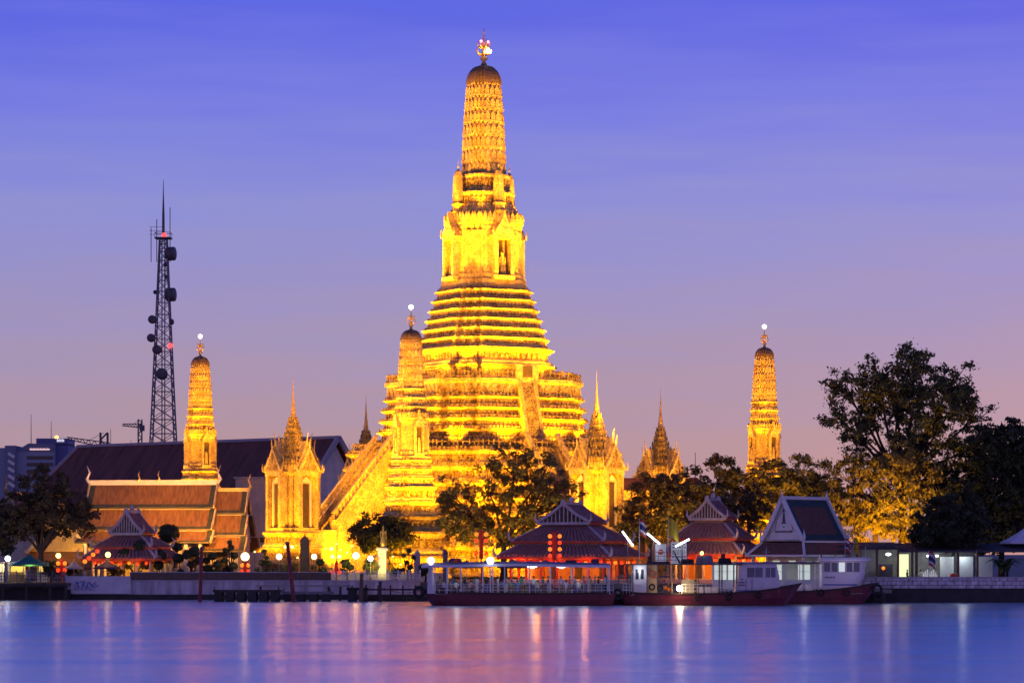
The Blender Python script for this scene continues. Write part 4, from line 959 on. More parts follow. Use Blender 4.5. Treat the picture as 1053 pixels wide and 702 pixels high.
# ------------------------------------------------------------------ white gabled sala
def sala():
    Y = 353; r = thing('gabled_hall', 'white gabled pier hall with steep brick red roof edged dark green', 'hall', (X(829, Y), Y + 2, 2.2), R(-42))
    w, dl = 3.15, 4.6; ze, za = Z(556, Y) - 2.2, Z(512.5, Y) - 2.2
    m = MB(); gr = MB(); eg = MB()
    for s_ in (-1, 1):
        q = [(w * s_, ze), (w * .62 * s_, ze + (za - ze) * .34), (w * .3 * s_, ze + (za - ze) * .68), (0, za)]
        for (xa, zz), (xb, zb) in zip(q[:-1], q[1:]):
            m.slab((xa, -dl, zz), (xa, dl, zz), (xb, dl, zb), (xb, -dl, zb), .18)
            for y in (-dl, dl): eg.beam((xa, y * 1.01, zz + .08), (xb, y * 1.01, zb + .08), .35, .5)
            for y0, y1 in ((-dl + .2, -dl + 1.1), (dl - 1.1, dl - .2)): gr.slab((xa, y0, zz + .05), (xa, y1, zz + .05), (xb, y1, zb + .05), (xb, y0, zb + .05), .03)
        def at_(u): 
            k = min(int(u * 3), 2); f = u * 3 - k; return q[k][0] + (q[k + 1][0] - q[k][0]) * f, q[k][1] + (q[k + 1][1] - q[k][1]) * f
        for u0, u1 in ((.03, .14), (.80, .95)):
            (xa, zz), (xb, zb) = at_(u0), at_(u1); gr.slab((xa, -dl + 1.1, zz + .06), (xa, dl - 1.1, zz + .06), (xb, dl - 1.1, zb + .06), (xb, -dl + 1.1, zb + .06), .03)
        for y in (-dl, dl): eg.tube([(w * s_, y * 1.01, ze), (w * 1.08 * s_, y * 1.01, ze + .5), (w * 1.04 * s_, y * 1.01, ze + 1.4)], [.22, .16, .02], 6)
        eg.beam((w * s_ * 1.02, -dl, ze - .08), (w * s_ * 1.02, dl, ze - .08), .16, .22)
    eg.beam((0, -dl, za + .1), (0, dl, za + .1), .35, .4)
    for y in (-dl, dl): eg.tube([(0, y, za), (0, y * 1.02, za + .5), (0, y * 1.06, za + 1.1)], [.22, .14, .02], 6)
    o = m.build('roof', SALA_RED, r); gr.build('tile_border', SALA_GRN, o); eg.build('bargeboard', WHITE, o)
    m = MB(); m.prism([(-w * .93, ze), (w * .93, ze), (w * .58, ze + (za - ze) * .32), (w * .27, ze + (za - ze) * .66), (0, za - .2), (-w * .27, ze + (za - ze) * .66), (-w * .58, ze + (za - ze) * .32)], 'y', -dl + .3, -dl + .45); ped = m.build('pediment', WHITE, r); m = MB(); m.prism([(-w * .93, ze), (w * .93, ze), (0, za - .2)], 'y', dl - .45, dl - .3); m.build('pediment', WHITE, r)
    m = MB(); EM = M('dark emblem paint', (.10, .09, .11), .6)
    m.box((0, -dl + .27, ze + 3.0), (.42, .04, 1.2), taper=.4); m.ball((0, -dl + .27, ze + 3.75), .14, 8, 5); m.box((0, -dl + .27, ze + 2.25), (.6, .04, .22)); m.box((0, -dl + .27, ze + 1.75), (.25, .04, .18), taper=.3); m.build('emblem', EM, ped)
    m = MB()
    rr2 = random.Random(3); x = -1.35
    while x < 1.35: ww = rr2.uniform(.07, .14); m.b0(x, x + ww, -dl + .265, -dl + .295, ze + 1.05, ze + 1.05 + rr2.uniform(.16, .28)); x += ww + .05
    m.build('lettering', EM, ped)
    m = MB(); fr = M('scroll trim', (.5, .47, .46), .7)
    for s_ in (-1, 1): m.tube([(s_ * w * .72, -dl + .27, ze + .3), (s_ * w * .66, -dl + .27, ze + 1.0), (s_ * w * .42, -dl + .27, ze + 1.5), (s_ * w * .36, -dl + .27, ze + 2.5), (0, -dl + .27, za - 1.1)], .07, 5)
    m.b0(-w * .9, w * .9, -dl + .24, -dl + .29, ze + .05, ze + .2); m.build('scroll_trim', fr, ped)
    # lower skirt roof
    zl = Z(571, Y) - 2.2; m = MB(); eg = MB()
    A = [(-w - 1.3, -dl - 1.5, zl), (w + 1.3, -dl - 1.5, zl), (w + 1.3, dl + 1.5, zl), (-w - 1.3, dl + 1.5, zl)]; B = [(-w, -dl, ze - .2), (w, -dl, ze - .2), (w, dl, ze - .2), (-w, dl, ze - .2)]
    for i in range(4): m.slab(A[i], A[(i + 1) % 4], B[(i + 1) % 4], B[i], .15); eg.beam(A[i], B[i], .3, .35); eg.beam(A[i], A[(i + 1) % 4], .2, .25)
    for p in A: eg.tube([p, Vector(p) * 1.0 + Vector((p[0] * .05, p[1] * .05, .8))], [.15, .02], 5)
    o = m.build('skirt_roof', SALA_RED, r); eg.build('bargeboard', WHITE, o)
    m = MB(); m.b0(-w + .3, w - .3, -dl + .4, dl - .4, 0, ze - .3); m.build('wall', STUCCO, r)
    for x in (-w - .7, w + .7):
        for y in (-dl - .9, -dl / 3, dl / 3, dl + .9): m = MB(); m.b0(x - .16, x + .16, y - .16, y + .16, 0, zl + .1); m.build('column', WHITE, r)
    for x in (-1.2, 1.2): m = MB(); m.b0(x - .5, x + .5, -dl + .3, -dl + .42, .3, 2.8); m.build('door', PANEL_W, r)
    for y in (-3, -1, 1, 3): m = MB(); m.b0(w - .36, w - .26, y - .6, y + .6, 1.1, 2.7); m.build('window', PANEL_W, r)
sala()

# pier waiting room with bright windows, floating pier deck
Yp = 342
r = thing('pier_platform', 'long low pier deck on dark floats behind the ferries', 'pier', (X(760, Yp), Yp, 0)); hw = (X(905, Yp) - X(600, Yp)) / 2
m = MB(); m.b0(-hw, hw, -4, 6, 1.2, 1.6); m.build('deck', DECK, r)
for k in range(9): x = -hw + 1 + (2 * hw - 2) * k / 8; m = MB(); m.tube([(x, -3.8, -1), (x, -3.8, 1.3)], .3, 8); m.build('pile', WOOD, r)
r = thing('waiting_room', 'pale pier waiting room with lit white windows behind the ferry cabins', 'shelter', (X(790, 346), 344.5, 1.6)); hw = (X(850, 344) - X(735, 344)) / 2
m = MB(); m.b0(-hw, hw, .1, 3, 0, 1.1); m.b0(-hw, hw, 2.8, 3, 1.1, 3.1); m.build('wall', WHITE, r)
m = MB(); m.b0(-hw - .3, hw + .3, -.5, 3.4, 3.1, 3.3); m.build('roof', BOATROOF, r)
for k in range(8):
    x0 = -hw + 2 * hw * k / 8
    if k in (2, 5, 7): continue
    m = MB(); m.b0(x0 + .12, x0 + 2 * hw / 8 - .12, .3, .36, 1.15, 2.95); o = m.build('window', PANEL_W, r)
    m = MB(); m.b0(x0 + hw / 8 - .03, x0 + hw / 8 + .03, .25, .3, 1.15, 2.95); m.b0(x0 + .1, x0 + hw / 4 - .1, .25, .3, 2.1, 2.15); m.build('glazing_bar', STEEL_LT, o)
for k in range(9): x = -hw + 2 * hw * k / 8; m = MB(); m.b0(x - .08, x + .08, .0, .12, 1.1, 3.1); m.build('post', WHITE, r)
m = MB(); m.b0(-.45, .35, .2, .3, 1.5, 2.4); m.build('notice_board', GLASS_DK, r)

# ------------------------------------------------------------------ shop shelter on the right bank
def shop():
    Y = 349; x0 = X(878, Y); x1 = X(1008, Y); cx = (x0 + x1) / 2; hw = (x1 - x0) / 2
    r = thing('open_shop', 'long open fronted riverside shop with dark roof and lit panels', 'shop', (cx, Y, 2.2))
    zt = Z(562, Y) - 2.2; L_ = lambda px: X(px, Y) - cx
    m = MB(); m.slab((-hw, -1, zt - .1), (L_(925), -1, zt - .1), (L_(925), 5, zt + .6), (-hw, 5, zt + .6), .25)
    m.slab((L_(924), -1.3, zt - .45), (hw + 6, -1.3, zt - .45), (hw + 6, 5, zt + .5), (L_(924), 5, zt + .5), .22)
    m.prism([(L_(902), zt - .05), (L_(921), zt - .05), (L_(912), zt + .45)], 'y', -1.1, 5); m.build('roof', M('dark sheet roof', (.05, .045, .06), .6, .2), r)
    for px in (881, 901, 922.5, 937, 941.5, 984, 1004): m = MB(); m.b0(L_(px) - .14, L_(px) + .14, -.9, -.6, 0, zt - .3); m.build('post', WOODM, r)
    m = MB(); m.b0(-hw, hw, 3.8, 4.0, 0, zt); m.build('back_wall', M('shop wall', (.30, .29, .30), .8), r)
    m = MB(); m.b0(L_(924), L_(934), -.3, -.15, .4, zt - .9); m.build('lit_panel', PANEL_Y, r)
    m = MB(); m.b0(L_(968), L_(982), 1.0, 1.1, .3, zt - 1.2); m.b0(L_(988), L_(1002), 1.0, 1.1, .3, zt - 1.2); m.b0(L_(1006), L_(1022), 1.0, 1.1, .3, zt - 1.2); m.build('white_screen', M('white cloth screen', (.75, .78, .78), .7, .1), r)
    m = MB(); m.b0(L_(950), L_(966), 1.6, 2.2, 0, 1.1); cn = m.build('counter', WHITE, r)
    m = MB()
    for k in range(7): m.b0(L_(951 + 2.1 * k), L_(952.4 + 2.1 * k), 1.7, 2.0, 1.1, 1.4 + .15 * (k % 3))
    m.build('goods', LILAC, cn)
    m = MB(); m.b0(L_(905), L_(919), .8, 1.6, 0, 2.4); m.build('dark_cabinet', GLASS_DK, r)
    m = MB(); m.tube([(L_(953), 0, zt - 1.1), (L_(965), 0, zt - 1.1)], .12, 6); m.build('tube_lamp', TUBE, r)
    m = MB(); m.ball((L_(914), .4, zt - .9), .35, 8, 6, .5); m.build('ceiling_lamp', LAMP_W, r)
    m = MB(); m.ball((L_(909), .6, 1.9), .22, 8, 6); m.build('orange_lamp', LANT_O, r)
    point('shop_lamp', (X(958, Y), Y + .3, 2.2 + zt - 1.4), 110, (.9, 1, .95), .4); point('shop_lamp', (X(990, Y), Y - .1, 2.2 + zt - 1.2), 80, (.8, .95, 1), .4); point('shop_lamp', (X(912, Y), Y - .2, 2.2 + zt - 1.3), 60, (.9, .95, 1), .3)
    # red drum stool by the wall
    o = MB().lathe([(.42, 0), (.5, .1), (.5, 1.1), (.42, 1.25), (.05, 1.3)], 12).build('red_drum', RED_BEAM, None, True, (X(981, 347), 347.3, 2.2)); tag(o, 'round red drum before the white screen of the open shop', 'drum')
shop()
point('waiting_room_lamp', (X(770, 343), 343.8, 4.2), 60, (.9, 1, .9), .4)
# ------------------------------------------------------------------ trees
def leaf_mesh(name, cent, size, mat, parent, flat=.0, droop=0.0):
    n = len(cent); cent = np.asarray(cent)
    a = rng.normal(size=(n, 3)); a[:, 2] -= droop; a /= np.linalg.norm(a, axis=1)[:, None]
    b2 = rng.normal(size=(n, 3)); b2 -= (b2 * a).sum(1)[:, None] * a; b2 /= np.linalg.norm(b2, axis=1)[:, None]
    s = size * .84 * np.clip(rng.lognormal(0, .42, n), .4, 2.2)[:, None]
    v = np.empty((n, 4, 3)); v[:, 0] = cent - a * s; v[:, 1] = cent + b2 * s * .42 + a * s * .1; v[:, 2] = cent + a * s; v[:, 3] = cent - b2 * s * .42 + a * s * .1
    me = bpy.data.meshes.new(name); me.from_pydata(v.reshape(-1, 3).tolist(), [], np.arange(n * 4).reshape(n, 4).tolist()); me.materials.append(mat)
    o = bpy.data.objects.new(name, me); C.objects.link(o); o.parent = parent; return o
def tree(label, px, Y, blobs, trunk=(2.5, .3), leaf=.32, dens=1.0, clump=1.0, mat=LEAF, bark=BARK, group=None, cat='tree', name='tree', base=2.2, lean=0, shell=.6, per=34, flatz=.7, droop=0.0, limbs=True):
    # blobs: (pixel x, pixel y, half width px, half height px, depth offset)
    root = thing(name, label, cat, (X(px, Y), Y, base), 0, group); o = Vector(root.location)
    k = Y / F; cl = []; tb = MB(); top = Vector((lean, 0, trunk[0])); tr = trunk[1]
    tb.tube([(0, 0, -.3), (lean * .2, 0, trunk[0] * .35), (lean * .55, 0, trunk[0] * .7), top], [tr * 1.35, tr, tr * .9, tr * .75], 8)
    pts = []
    for bx, by, hw, hh, dy in blobs:
        c = P(bx, by, Y) - o; c.y += dy; rx, rz = hw * k, hh * k; ry = min(rx * .85, 5.5)
        mid = top.lerp(c, .55) + Vector((rng.normal() * .3, rng.normal() * .3, .2 * rz))
        if limbs: tb.tube([top - Vector((0, 0, .4)), top.lerp(mid, .5), mid, c], [tr * .62, tr * .45, tr * .33, tr * .2], 6)
        nc = max(5, int(dens * 2.0 * rx * ry * rz / (clump ** 3) * .5) + 6)
        for _ in range(nc):
            d = rng.normal(size=3); d /= np.linalg.norm(d); r_ = rng.uniform(shell, 1.0) ** .7 if rng.random() < .75 else rng.uniform(.1, .8)
            q = Vector((c.x + d[0] * rx * r_, c.y + d[1] * ry * r_, c.z + d[2] * rz * r_))
            cl.append(q)
            if limbs and rng.random() < .6: 
                mm = c.lerp(q, .5) + Vector((0, 0, -.1 * rz)); tb.tube([c.lerp(mid, rng.uniform(0, .5)), mm, q], [tr * .17, tr * .12, .02], 4, False)
    tb.build('trunk', bark, root, True)
    cs = np.array([tuple(q) for q in cl]); rad = clump * rng.uniform(.55, 1.05, len(cs))
    cnt = np.maximum(10, (2.7 * per * (rad / clump) ** 1.5).astype(int)); idx = np.repeat(np.arange(len(cs)), cnt)
    off = rng.normal(size=(len(idx), 3)) * .48; off[:, 2] *= flatz
    leaf_mesh('crown', cs[idx] + off * rad[idx][:, None], leaf, mat, root, droop=droop)
    return root
# far left tree
tree('large round brown green tree at far left before the golden gable', 42, 371, [(20, 527, 26, 26, 0), (45, 505, 28, 26, 0), (72, 520, 22, 22, 0), (58, 538, 30, 14, 0), (8, 540, 18, 22, 1), (33, 540, 26, 16, 2), (85, 530, 12, 26, 1)], (4.2, .42), .25, 1.0, .9, LEAF_B, group='trees on the temple bank', shell=.55, per=34)
tree('low dark tree behind the teal umbrella at the left edge', -6, 374, [(-10, 545, 26, 24, 0), (6, 556, 14, 16, 0)], (3, .3), .26, 1, .9, LEAF_D, BARK_D, 'trees on the temple bank')
tree('small round dark tree right behind the white pedestal and statue', 392, 381, [(376, 546, 18, 17, 0), (408, 548, 18, 16, 0), (392, 541, 22, 16, 0), (392, 558, 28, 12, 0)], (3.2, .32), .25, 1.3, .8, LEAF_D, BARK_D, 'trees on the temple bank', shell=.45)
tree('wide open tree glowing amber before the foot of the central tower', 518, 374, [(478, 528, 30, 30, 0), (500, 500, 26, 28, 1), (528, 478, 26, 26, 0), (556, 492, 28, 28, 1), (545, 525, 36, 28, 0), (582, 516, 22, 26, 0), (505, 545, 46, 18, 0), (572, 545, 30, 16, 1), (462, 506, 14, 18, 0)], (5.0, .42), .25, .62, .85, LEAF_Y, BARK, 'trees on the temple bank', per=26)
tree('dark brown tree left of the grey and pale pavilion', 668, 384, [(648, 530, 18, 20, 0), (672, 512, 26, 26, 0), (695, 506, 26, 22, 1), (660, 545, 30, 14, 0), (690, 532, 28, 20, 1)], (5, .35), .26, .95, .9, LEAF_B, BARK, 'trees on the temple bank')
tree('dull green tree behind the grey and pale pavilion', 728, 392, [(714, 500, 20, 22, 0), (740, 490, 22, 24, 0), (760, 505, 22, 24, 1), (730, 520, 34, 20, 0)], (6, .36), .26, .9, .9, LEAF_B, BARK, 'trees on the temple bank')
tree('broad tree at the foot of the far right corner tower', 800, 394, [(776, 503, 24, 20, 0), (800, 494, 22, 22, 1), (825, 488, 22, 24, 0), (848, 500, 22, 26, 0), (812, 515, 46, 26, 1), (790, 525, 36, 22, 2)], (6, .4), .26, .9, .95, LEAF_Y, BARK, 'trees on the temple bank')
tree('thin bare branched tree right behind the white gabled hall', 770, 380, [(756, 520, 16, 14, 0), (782, 512, 18, 16, 0), (770, 532, 24, 14, 1)], (7, .3), .24, .5, .8, LEAF_B, BARK, 'trees on the temple bank')
tree('tallest tree, its lacy crown dark against the sky and its heart lit gold', 928, 374, [(870, 402, 26, 24, 0), (903, 385, 28, 24, 0), (942, 374, 32, 20, 1), (980, 390, 22, 24, 0), (925, 414, 36, 26, 1), (968, 420, 34, 28, 0), (1004, 430, 18, 26, 1), (858, 424, 16, 22, 0), (885, 446, 30, 26, 1), (945, 452, 44, 28, 0), (990, 465, 28, 30, 1), (930, 480, 50, 26, 2), (895, 420, 30, 24, 1), (950, 398, 30, 22, 1), (915, 398, 26, 20, 2), (985, 412, 26, 22, 1)], (12, .55), .25, .72, .95, LEAF, BARK_D, 'trees on the temple bank', shell=.35, per=28)
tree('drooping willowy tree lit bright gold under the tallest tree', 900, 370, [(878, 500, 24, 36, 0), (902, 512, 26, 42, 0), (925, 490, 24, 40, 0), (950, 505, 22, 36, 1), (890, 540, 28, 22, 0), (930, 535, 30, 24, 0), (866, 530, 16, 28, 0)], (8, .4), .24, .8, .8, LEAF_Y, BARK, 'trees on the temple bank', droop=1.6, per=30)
tree('dense black green tree mass at the right edge', 1030, 372, [(1010, 470, 24, 32, 0), (1040, 460, 24, 28, 0), (1060, 480, 28, 40, 0), (1020, 515, 36, 36, 0), (1048, 535, 30, 30, 0), (990, 520, 28, 38, 1), (1010, 550, 50, 18, 1), (970, 500, 24, 30, 2)], (6, .4), .32, 1.9, 1.0, LEAF_D, BARK_D, 'trees on the temple bank', shell=.4)
tree('low dark leaning tree in front of the open shop screens', 975, 351, [(962, 535, 20, 26, 0), (988, 528, 22, 30, 0), (975, 550, 34, 16, 0), (1003, 542, 16, 20, 0), (950, 550, 16, 12, 0)], (4.4, .26), .26, 1.15, .7, LEAF_D, BARK_D, 'trees on the temple bank', lean=.9)
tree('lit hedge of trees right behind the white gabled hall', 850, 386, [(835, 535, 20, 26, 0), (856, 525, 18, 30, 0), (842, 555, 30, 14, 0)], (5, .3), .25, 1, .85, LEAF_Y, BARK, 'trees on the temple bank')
for p, tgt, pw in ((P(895, 574, 360), P(893, 528, 370), 16000), (P(935, 574, 360), P(930, 525, 371), 12000), (P(866, 568, 372), P(862, 520, 384), 7000), (P(500, 575, 372.5), P(500, 520, 376), 5200), (P(570, 560, 376), P(560, 500, 376), 5000), (P(800, 560, 383), P(815, 500, 394), 6000), (P(690, 560, 376), P(680, 510, 385), 3000), (P(40, 585, 366), P(40, 520, 371), 900), (P(392, 585, 377), P(392, 545, 381), 700), (P(745, 560, 384), P(740, 500, 392), 3500)):
    spot('tree_up_and_fill_light', p, tgt, pw, 74, (1, .40, .0))

for p, tgt, pw in ((P(470, 588, 366), P(500, 520, 374), 3000), (P(560, 574, 367), P(550, 505, 374), 2600), (P(392, 588, 375), P(392, 545, 381), 500), (P(700, 560, 377), P(720, 500, 392), 2400), (P(795, 560, 380), P(815, 500, 394), 3200), (P(640, 570, 376), P(665, 520, 384), 1500), (P(930, 560, 362), P(935, 440, 374), 2500), (P(1015, 575, 362), P(1015, 500, 372), 700), (P(30, 588, 364), P(40, 520, 371), 900)):
    spot('tree_up_and_fill_light', p, tgt, pw, 84, (1, .58, .08))  # fill spots added on the river side to brighten the dark crowns

# topiary: clipped cloud trees
def topiary(label, px, Y, pads, base_z=2.2, hgt=None):
    root = thing('clipped_tree', label, 'clipped tree', (X(px, Y), Y, base_z), 0, 'clipped cloud trees along the left bank'); o = Vector(root.location); k = Y / F
    tb = MB(); cs = []
    top = Vector((.1, 0, .9)); tb.tube([(0, 0, -.2), (.12, 0, .45), top], [.16, .13, .12], 6)
    for bx, by, r_ in pads:
        c = P(bx, by, Y) - o; c.y += rng.uniform(-.5, .5); rr = r_ * k
        tb.tube([top, top.lerp(c, .5) + Vector((rng.uniform(-.2, .2), 0, -.15)), c], [.10, .08, .05], 5)
        pad = MB(); pad.ball(c, rr * .88, 14, 9, .86); po = pad.build('foliage_pad', TOPI, root, True)
        n = int(420 * rr * rr) + 40; d = rng.normal(size=(n, 3)); d /= np.linalg.norm(d, axis=1)[:, None]; d[:, 2] *= .86
        leaf_mesh('leaves', np.array(c) + d * rr * rng.uniform(.86, 1.0, n)[:, None], .13, TOPI, po)
    tb.build('trunk', BARK_D, root, True)
topiary('big clipped tree with four large round pads before the small grey pavilion', 138, 370, [(129, 570, 8), (146, 563, 10.5), (150, 580, 6.5), (132, 582, 4)])
topiary('clipped tree with two stacked round pads right of the small grey pavilion door', 163, 370, [(164, 571, 7.5), (163, 581, 5.5)])
topiary('tall round clipped tree behind the small grey pavilion roof', 176, 384, [(174, 548, 11.5), (182, 562, 6), (168, 556, 5)])
topiary('clipped tree with one round pad on a thin stem before the white hall wall', 184, 370, [(183, 574, 6), (186, 588, 4)])
topiary('clipped tree with wide double pads left of the upright red pole', 196, 370, [(193, 570, 6), (200, 567, 6.5), (204, 576, 5), (196, 580, 4)])
topiary('many padded clipped tree right of the upright red pole', 216, 371, [(212, 576, 4), (218, 572, 5), (224, 580, 5), (214, 584, 5), (208, 584, 3.5), (222, 588, 4.5)])
topiary('ragged tall clipped tree next to the bright lamp by the orange halls', 236, 371, [(232, 566, 4), (237, 562, 3.5), (241, 571, 4), (231, 576, 3.5), (240, 582, 5), (233, 586, 4.5), (236, 557, 2.6)])
topiary('clipped tree of small pads left of the leaning red pole', 273, 370, [(272, 567, 3), (274, 573, 2.6), (269, 578, 3.6), (276, 579, 3.4), (265, 585, 2.4), (272, 588, 4), (278, 588, 3)])
topiary('small pale clipped tree right of the dark stone slab', 327, 371, [(329, 578, 4.5), (323, 583, 3), (332, 586, 4)])
topiary('thin gilt clipped tree of many small pads left of the pointed grey pillar', 419, 370, [(421, 566, 2.8), (415, 571, 2.5), (425, 573, 2.6), (418, 578, 2.6), (422, 583, 3), (414, 586, 3)])
topiary('round dark bush shaped tree between the pointed grey pillar and the ferry lamp', 437, 371, [(437, 584, 6.5), (434, 588, 5)])
topiary('yellow lit small clipped tree beside the red lantern stand', 356, 371, [(355, 579, 5.5), (360, 583, 4), (352, 587, 4)])
spot('garden_uplight', P(358, 592, 368), P(356, 581, 371), 260, 90, (1, .75, .08))

# banana plant
root = thing('banana_plant', 'dark broad leaved banana plant on the white block wall at the right edge', 'banana plant', (X(1036, 347), 347.2, 2.2))
m = MB(); m.tube([(0, 0, -.2), (0, 0, 1.6), (.05, 0, 2.6)], [.2, .17, .12], 8); m.tube([(-.8, .2, -.2), (-.8, .2, 1.2)], [.15, .1], 8); m.build('stem', BARK_D, root, True)
for k in range(15):
    an = k * 2.4; L_ = rng.uniform(2.0, 3.0); up = rng.uniform(1.2, 2.6); b0 = Vector((-.8 * (k % 3 == 0), .1, 1.2 + .08 * k)); e = Vector((math.cos(an), .6 * math.sin(an), 0)); sd = Vector((-e.y, e.x, 0)).normalized()
    m = MB(); prev = None; vs = []; fs = []
    for i in range(9):
        u = i / 8; c = b0 + e * L_ * u * .75 + Vector((0, 0, up * (u * 1.9 - 1.5 * u * u))); w_ = .36 * math.sin(math.pi * min(1, .08 + u * .92)) ** .7
        vs += [c - sd * w_ - Vector((0, 0, .08)), c, c + sd * w_ - Vector((0, 0, .08))]
        if i: o_ = 3 * (i - 1); fs += [(o_, o_ + 1, o_ + 4, o_ + 3), (o_ + 1, o_ + 2, o_ + 5, o_ + 4)]
    m.add(vs, fs); m.build('leaf', BANANA, root)
# low shrubs along the left bank
def shrub(label, px, Y, hw, hh, mat=LEAF_D):
    tree(label, px, Y, [(px, 592 - hh, hw, hh, 0)], (.5, .08), .16, 2.2, .5, mat, BARK_D, 'low shrubs along the left bank', 'shrub', 'shrub', per=40)
shrub('dark low shrub under the teal umbrella', 52, 369, 9, 8); shrub('dark clipped shrub between the lanterns and the grey umbrella', 73, 369, 7, 7)
shrub('low shrub at the foot of the small grey pavilion', 118, 369, 8, 5, LEAF); shrub('low shrub left of the dark stone slab', 300, 370, 7, 7, LEAF)
shrub('tangled shrub under the white lamp by the pedestal', 381, 370, 8, 9, LEAF); shrub('low green shrub beside the pedestal foot', 408, 370, 6, 5, LEAF)

# ------------------------------------------------------------------ lamps on the banks
def lamp(label, px, py, Y, mat, r_, power, col, base=2.2, arms=0, name='street_lamp'):
    p = P(px, py, Y); root = thing(name, label, 'lamp', (p.x, Y, base), 0, 'lamps along the left bank'); h = p.z - base
    m = MB(); m.tube([(0, 0, 0), (0, 0, .4), (0, 0, h - r_ * .8)], [.12, .06, .05], 7); m.lathe([(.2, 0), (.2, .15), (.1, .3)], 8); m.build('post', STEEL, root)
    hs = [(0, 0, h)] if not arms else [(-.45, 0, h), (.45, 0, h)]
    if arms: m = MB(); m.beam((-.45, 0, h - r_ * .9), (.45, 0, h - r_ * .9), .06); m.build('cross_arm', STEEL, root)
    for q in hs: m = MB(); m.ball(q, r_, 12, 8); m.build('globe', mat, root, True)
    if power: point('lamp_light', p + Vector((0, -r_ - .25, 0)), power * .45, col, .25)
CW, CY = (.8, .9, 1), (1, .62, .16)
lamp('brilliant white globe lamp by the teal umbrella at the left edge', 8, 574, 368, LAMP_W, .38, 160, CW)
lamp('yellow globe lamp above the red lanterns, second from the left edge', 60, 571, 368, LAMP_Y, .34, 120, CY)
lamp('yellow globe lamp on a tall post before the small grey pavilion', 111, 570, 367, LAMP_Y, .36, 130, CY)
lamp('large glaring lamp at the corner of the orange roofed halls', 252, 572, 369, LAMP_WY, .55, 420, CY)
lamp('yellow globe lamp left of the leaning red pole', 287, 572, 369, LAMP_WY, .40, 160, CY)
lamp('twin headed lamp high above the leaning red pole', 297, 562, 376, LAMP_Y, .22, 60, CY, arms=1)
lamp('yellow globe lamp right of the dark stone slab', 323, 572, 369, LAMP_WY, .36, 140, CY)
lamp('small high globe lamp above the twin lamp', 341, 564, 375, LAMP_Y, .26, 40, CY)
lamp('twin headed yellow lamp above the red lantern stand', 345.5, 572, 369, LAMP_Y, .25, 100, CY, arms=1)
lamp('square bright lamp left of the white lamp by the pedestal', 366, 571, 370, LAMP_WY, .45, 260, CY)
lamp('white lamp with bluish glare left of the white pedestal', 381, 574, 368, LAMP_W, .36, 120, CW)
lamp('small low lamp with amber globe right of the white pedestal', 423, 585, 371, LAMP_Y, .16, 0, CY)
for px, py in ((335, 564), (350, 565), (357, 568), (362, 561), (404, 572), (412, 580), (364, 573), (346, 559), (262, 567), (306, 573)):
    o_ = MB(); o_.tube([(0, 0, 0), (0, 0, Z(py, 377) - 2.2)], .04, 5); rt = thing('garden_lamp', 'tiny amber garden lamp among the bushes at the foot of the temple', 'lamp', (X(px, 377), 377, 2.2), 0, 'tiny garden lamps'); o_.build('post', STEEL, rt)
    m = MB(); m.ball((0, 0, Z(py, 377) - 2.2), .13, 8, 5); m.build('globe', LAMP_Y, rt, True)

# ------------------------------------------------------------------ lanterns
def lantern_mesh():
    m = MB(); m.lathe([(.07, -.27), (.2, -.2), (.28, 0), (.2, .2), (.07, .27)], 12); a = m
    return a
lm = None
def lantern(p, s, grp, label, mat):
    global lm
    root = thing('lantern', label, 'lantern', p, 0, grp)
    if lm is None:
        lm = lantern_mesh().build('shade', LANT, root, True).data
        lantern.cap = MB().lathe([(.09, .26), (.09, .33), (.01, .36)], 8).tube([(0, 0, -.27), (0, 0, -.5)], [.05, .02], 5).build('tassel', RED, root).data
    else:
        o = bpy.data.objects.new('shade', lm); C.objects.link(o); o.parent = root
        o2 = bpy.data.objects.new('tassel', lantern.cap); C.objects.link(o2); o2.parent = root
        if mat is not LANT:
            key = 'm_' + mat.name
            if not hasattr(lantern, key): q = lm.copy(); q.materials[0] = mat; setattr(lantern, key, q)
            o.data = getattr(lantern, key)
    root.scale = (s, s, s)
def eave_lanterns(pv, w, d, z, n, grp, label, s=1.0, side=True):
    mw = pv.matrix_basis
    for k in range(n):
        x = -w + 2 * w * (k + .5) / n; lantern(mw @ Vector((x, -d, z - .1 * (k % 2))), s, grp, label, LANT_O if k % 3 == 1 else LANT)
    if side:
        for k in range(5): y = -d + 2 * d * (k + .7) / 5; lantern(mw @ Vector((w, y, z)), s, grp, label, LANT_O if k % 2 else LANT)
eave_lanterns(PV['m'], 6.6, 5.2, 2.55, 13, 'lanterns under the red pavilion eaves', 'round glowing lantern hanging in the row under the eaves of the large red pavilion', .9)
eave_lanterns(PV['r'], 4.6, 3.9, 2.75, 8, 'lanterns under the grey and pale pavilion eaves', 'round glowing lantern hanging in the row under the eaves of the grey and pale pavilion', .85)
eave_lanterns(PV['l'], 4.4, 3.3, 2.45, 7, 'lanterns under the small grey pavilion eaves', 'round red lantern hanging in the row under the eaves of the small grey pavilion', .8, False)
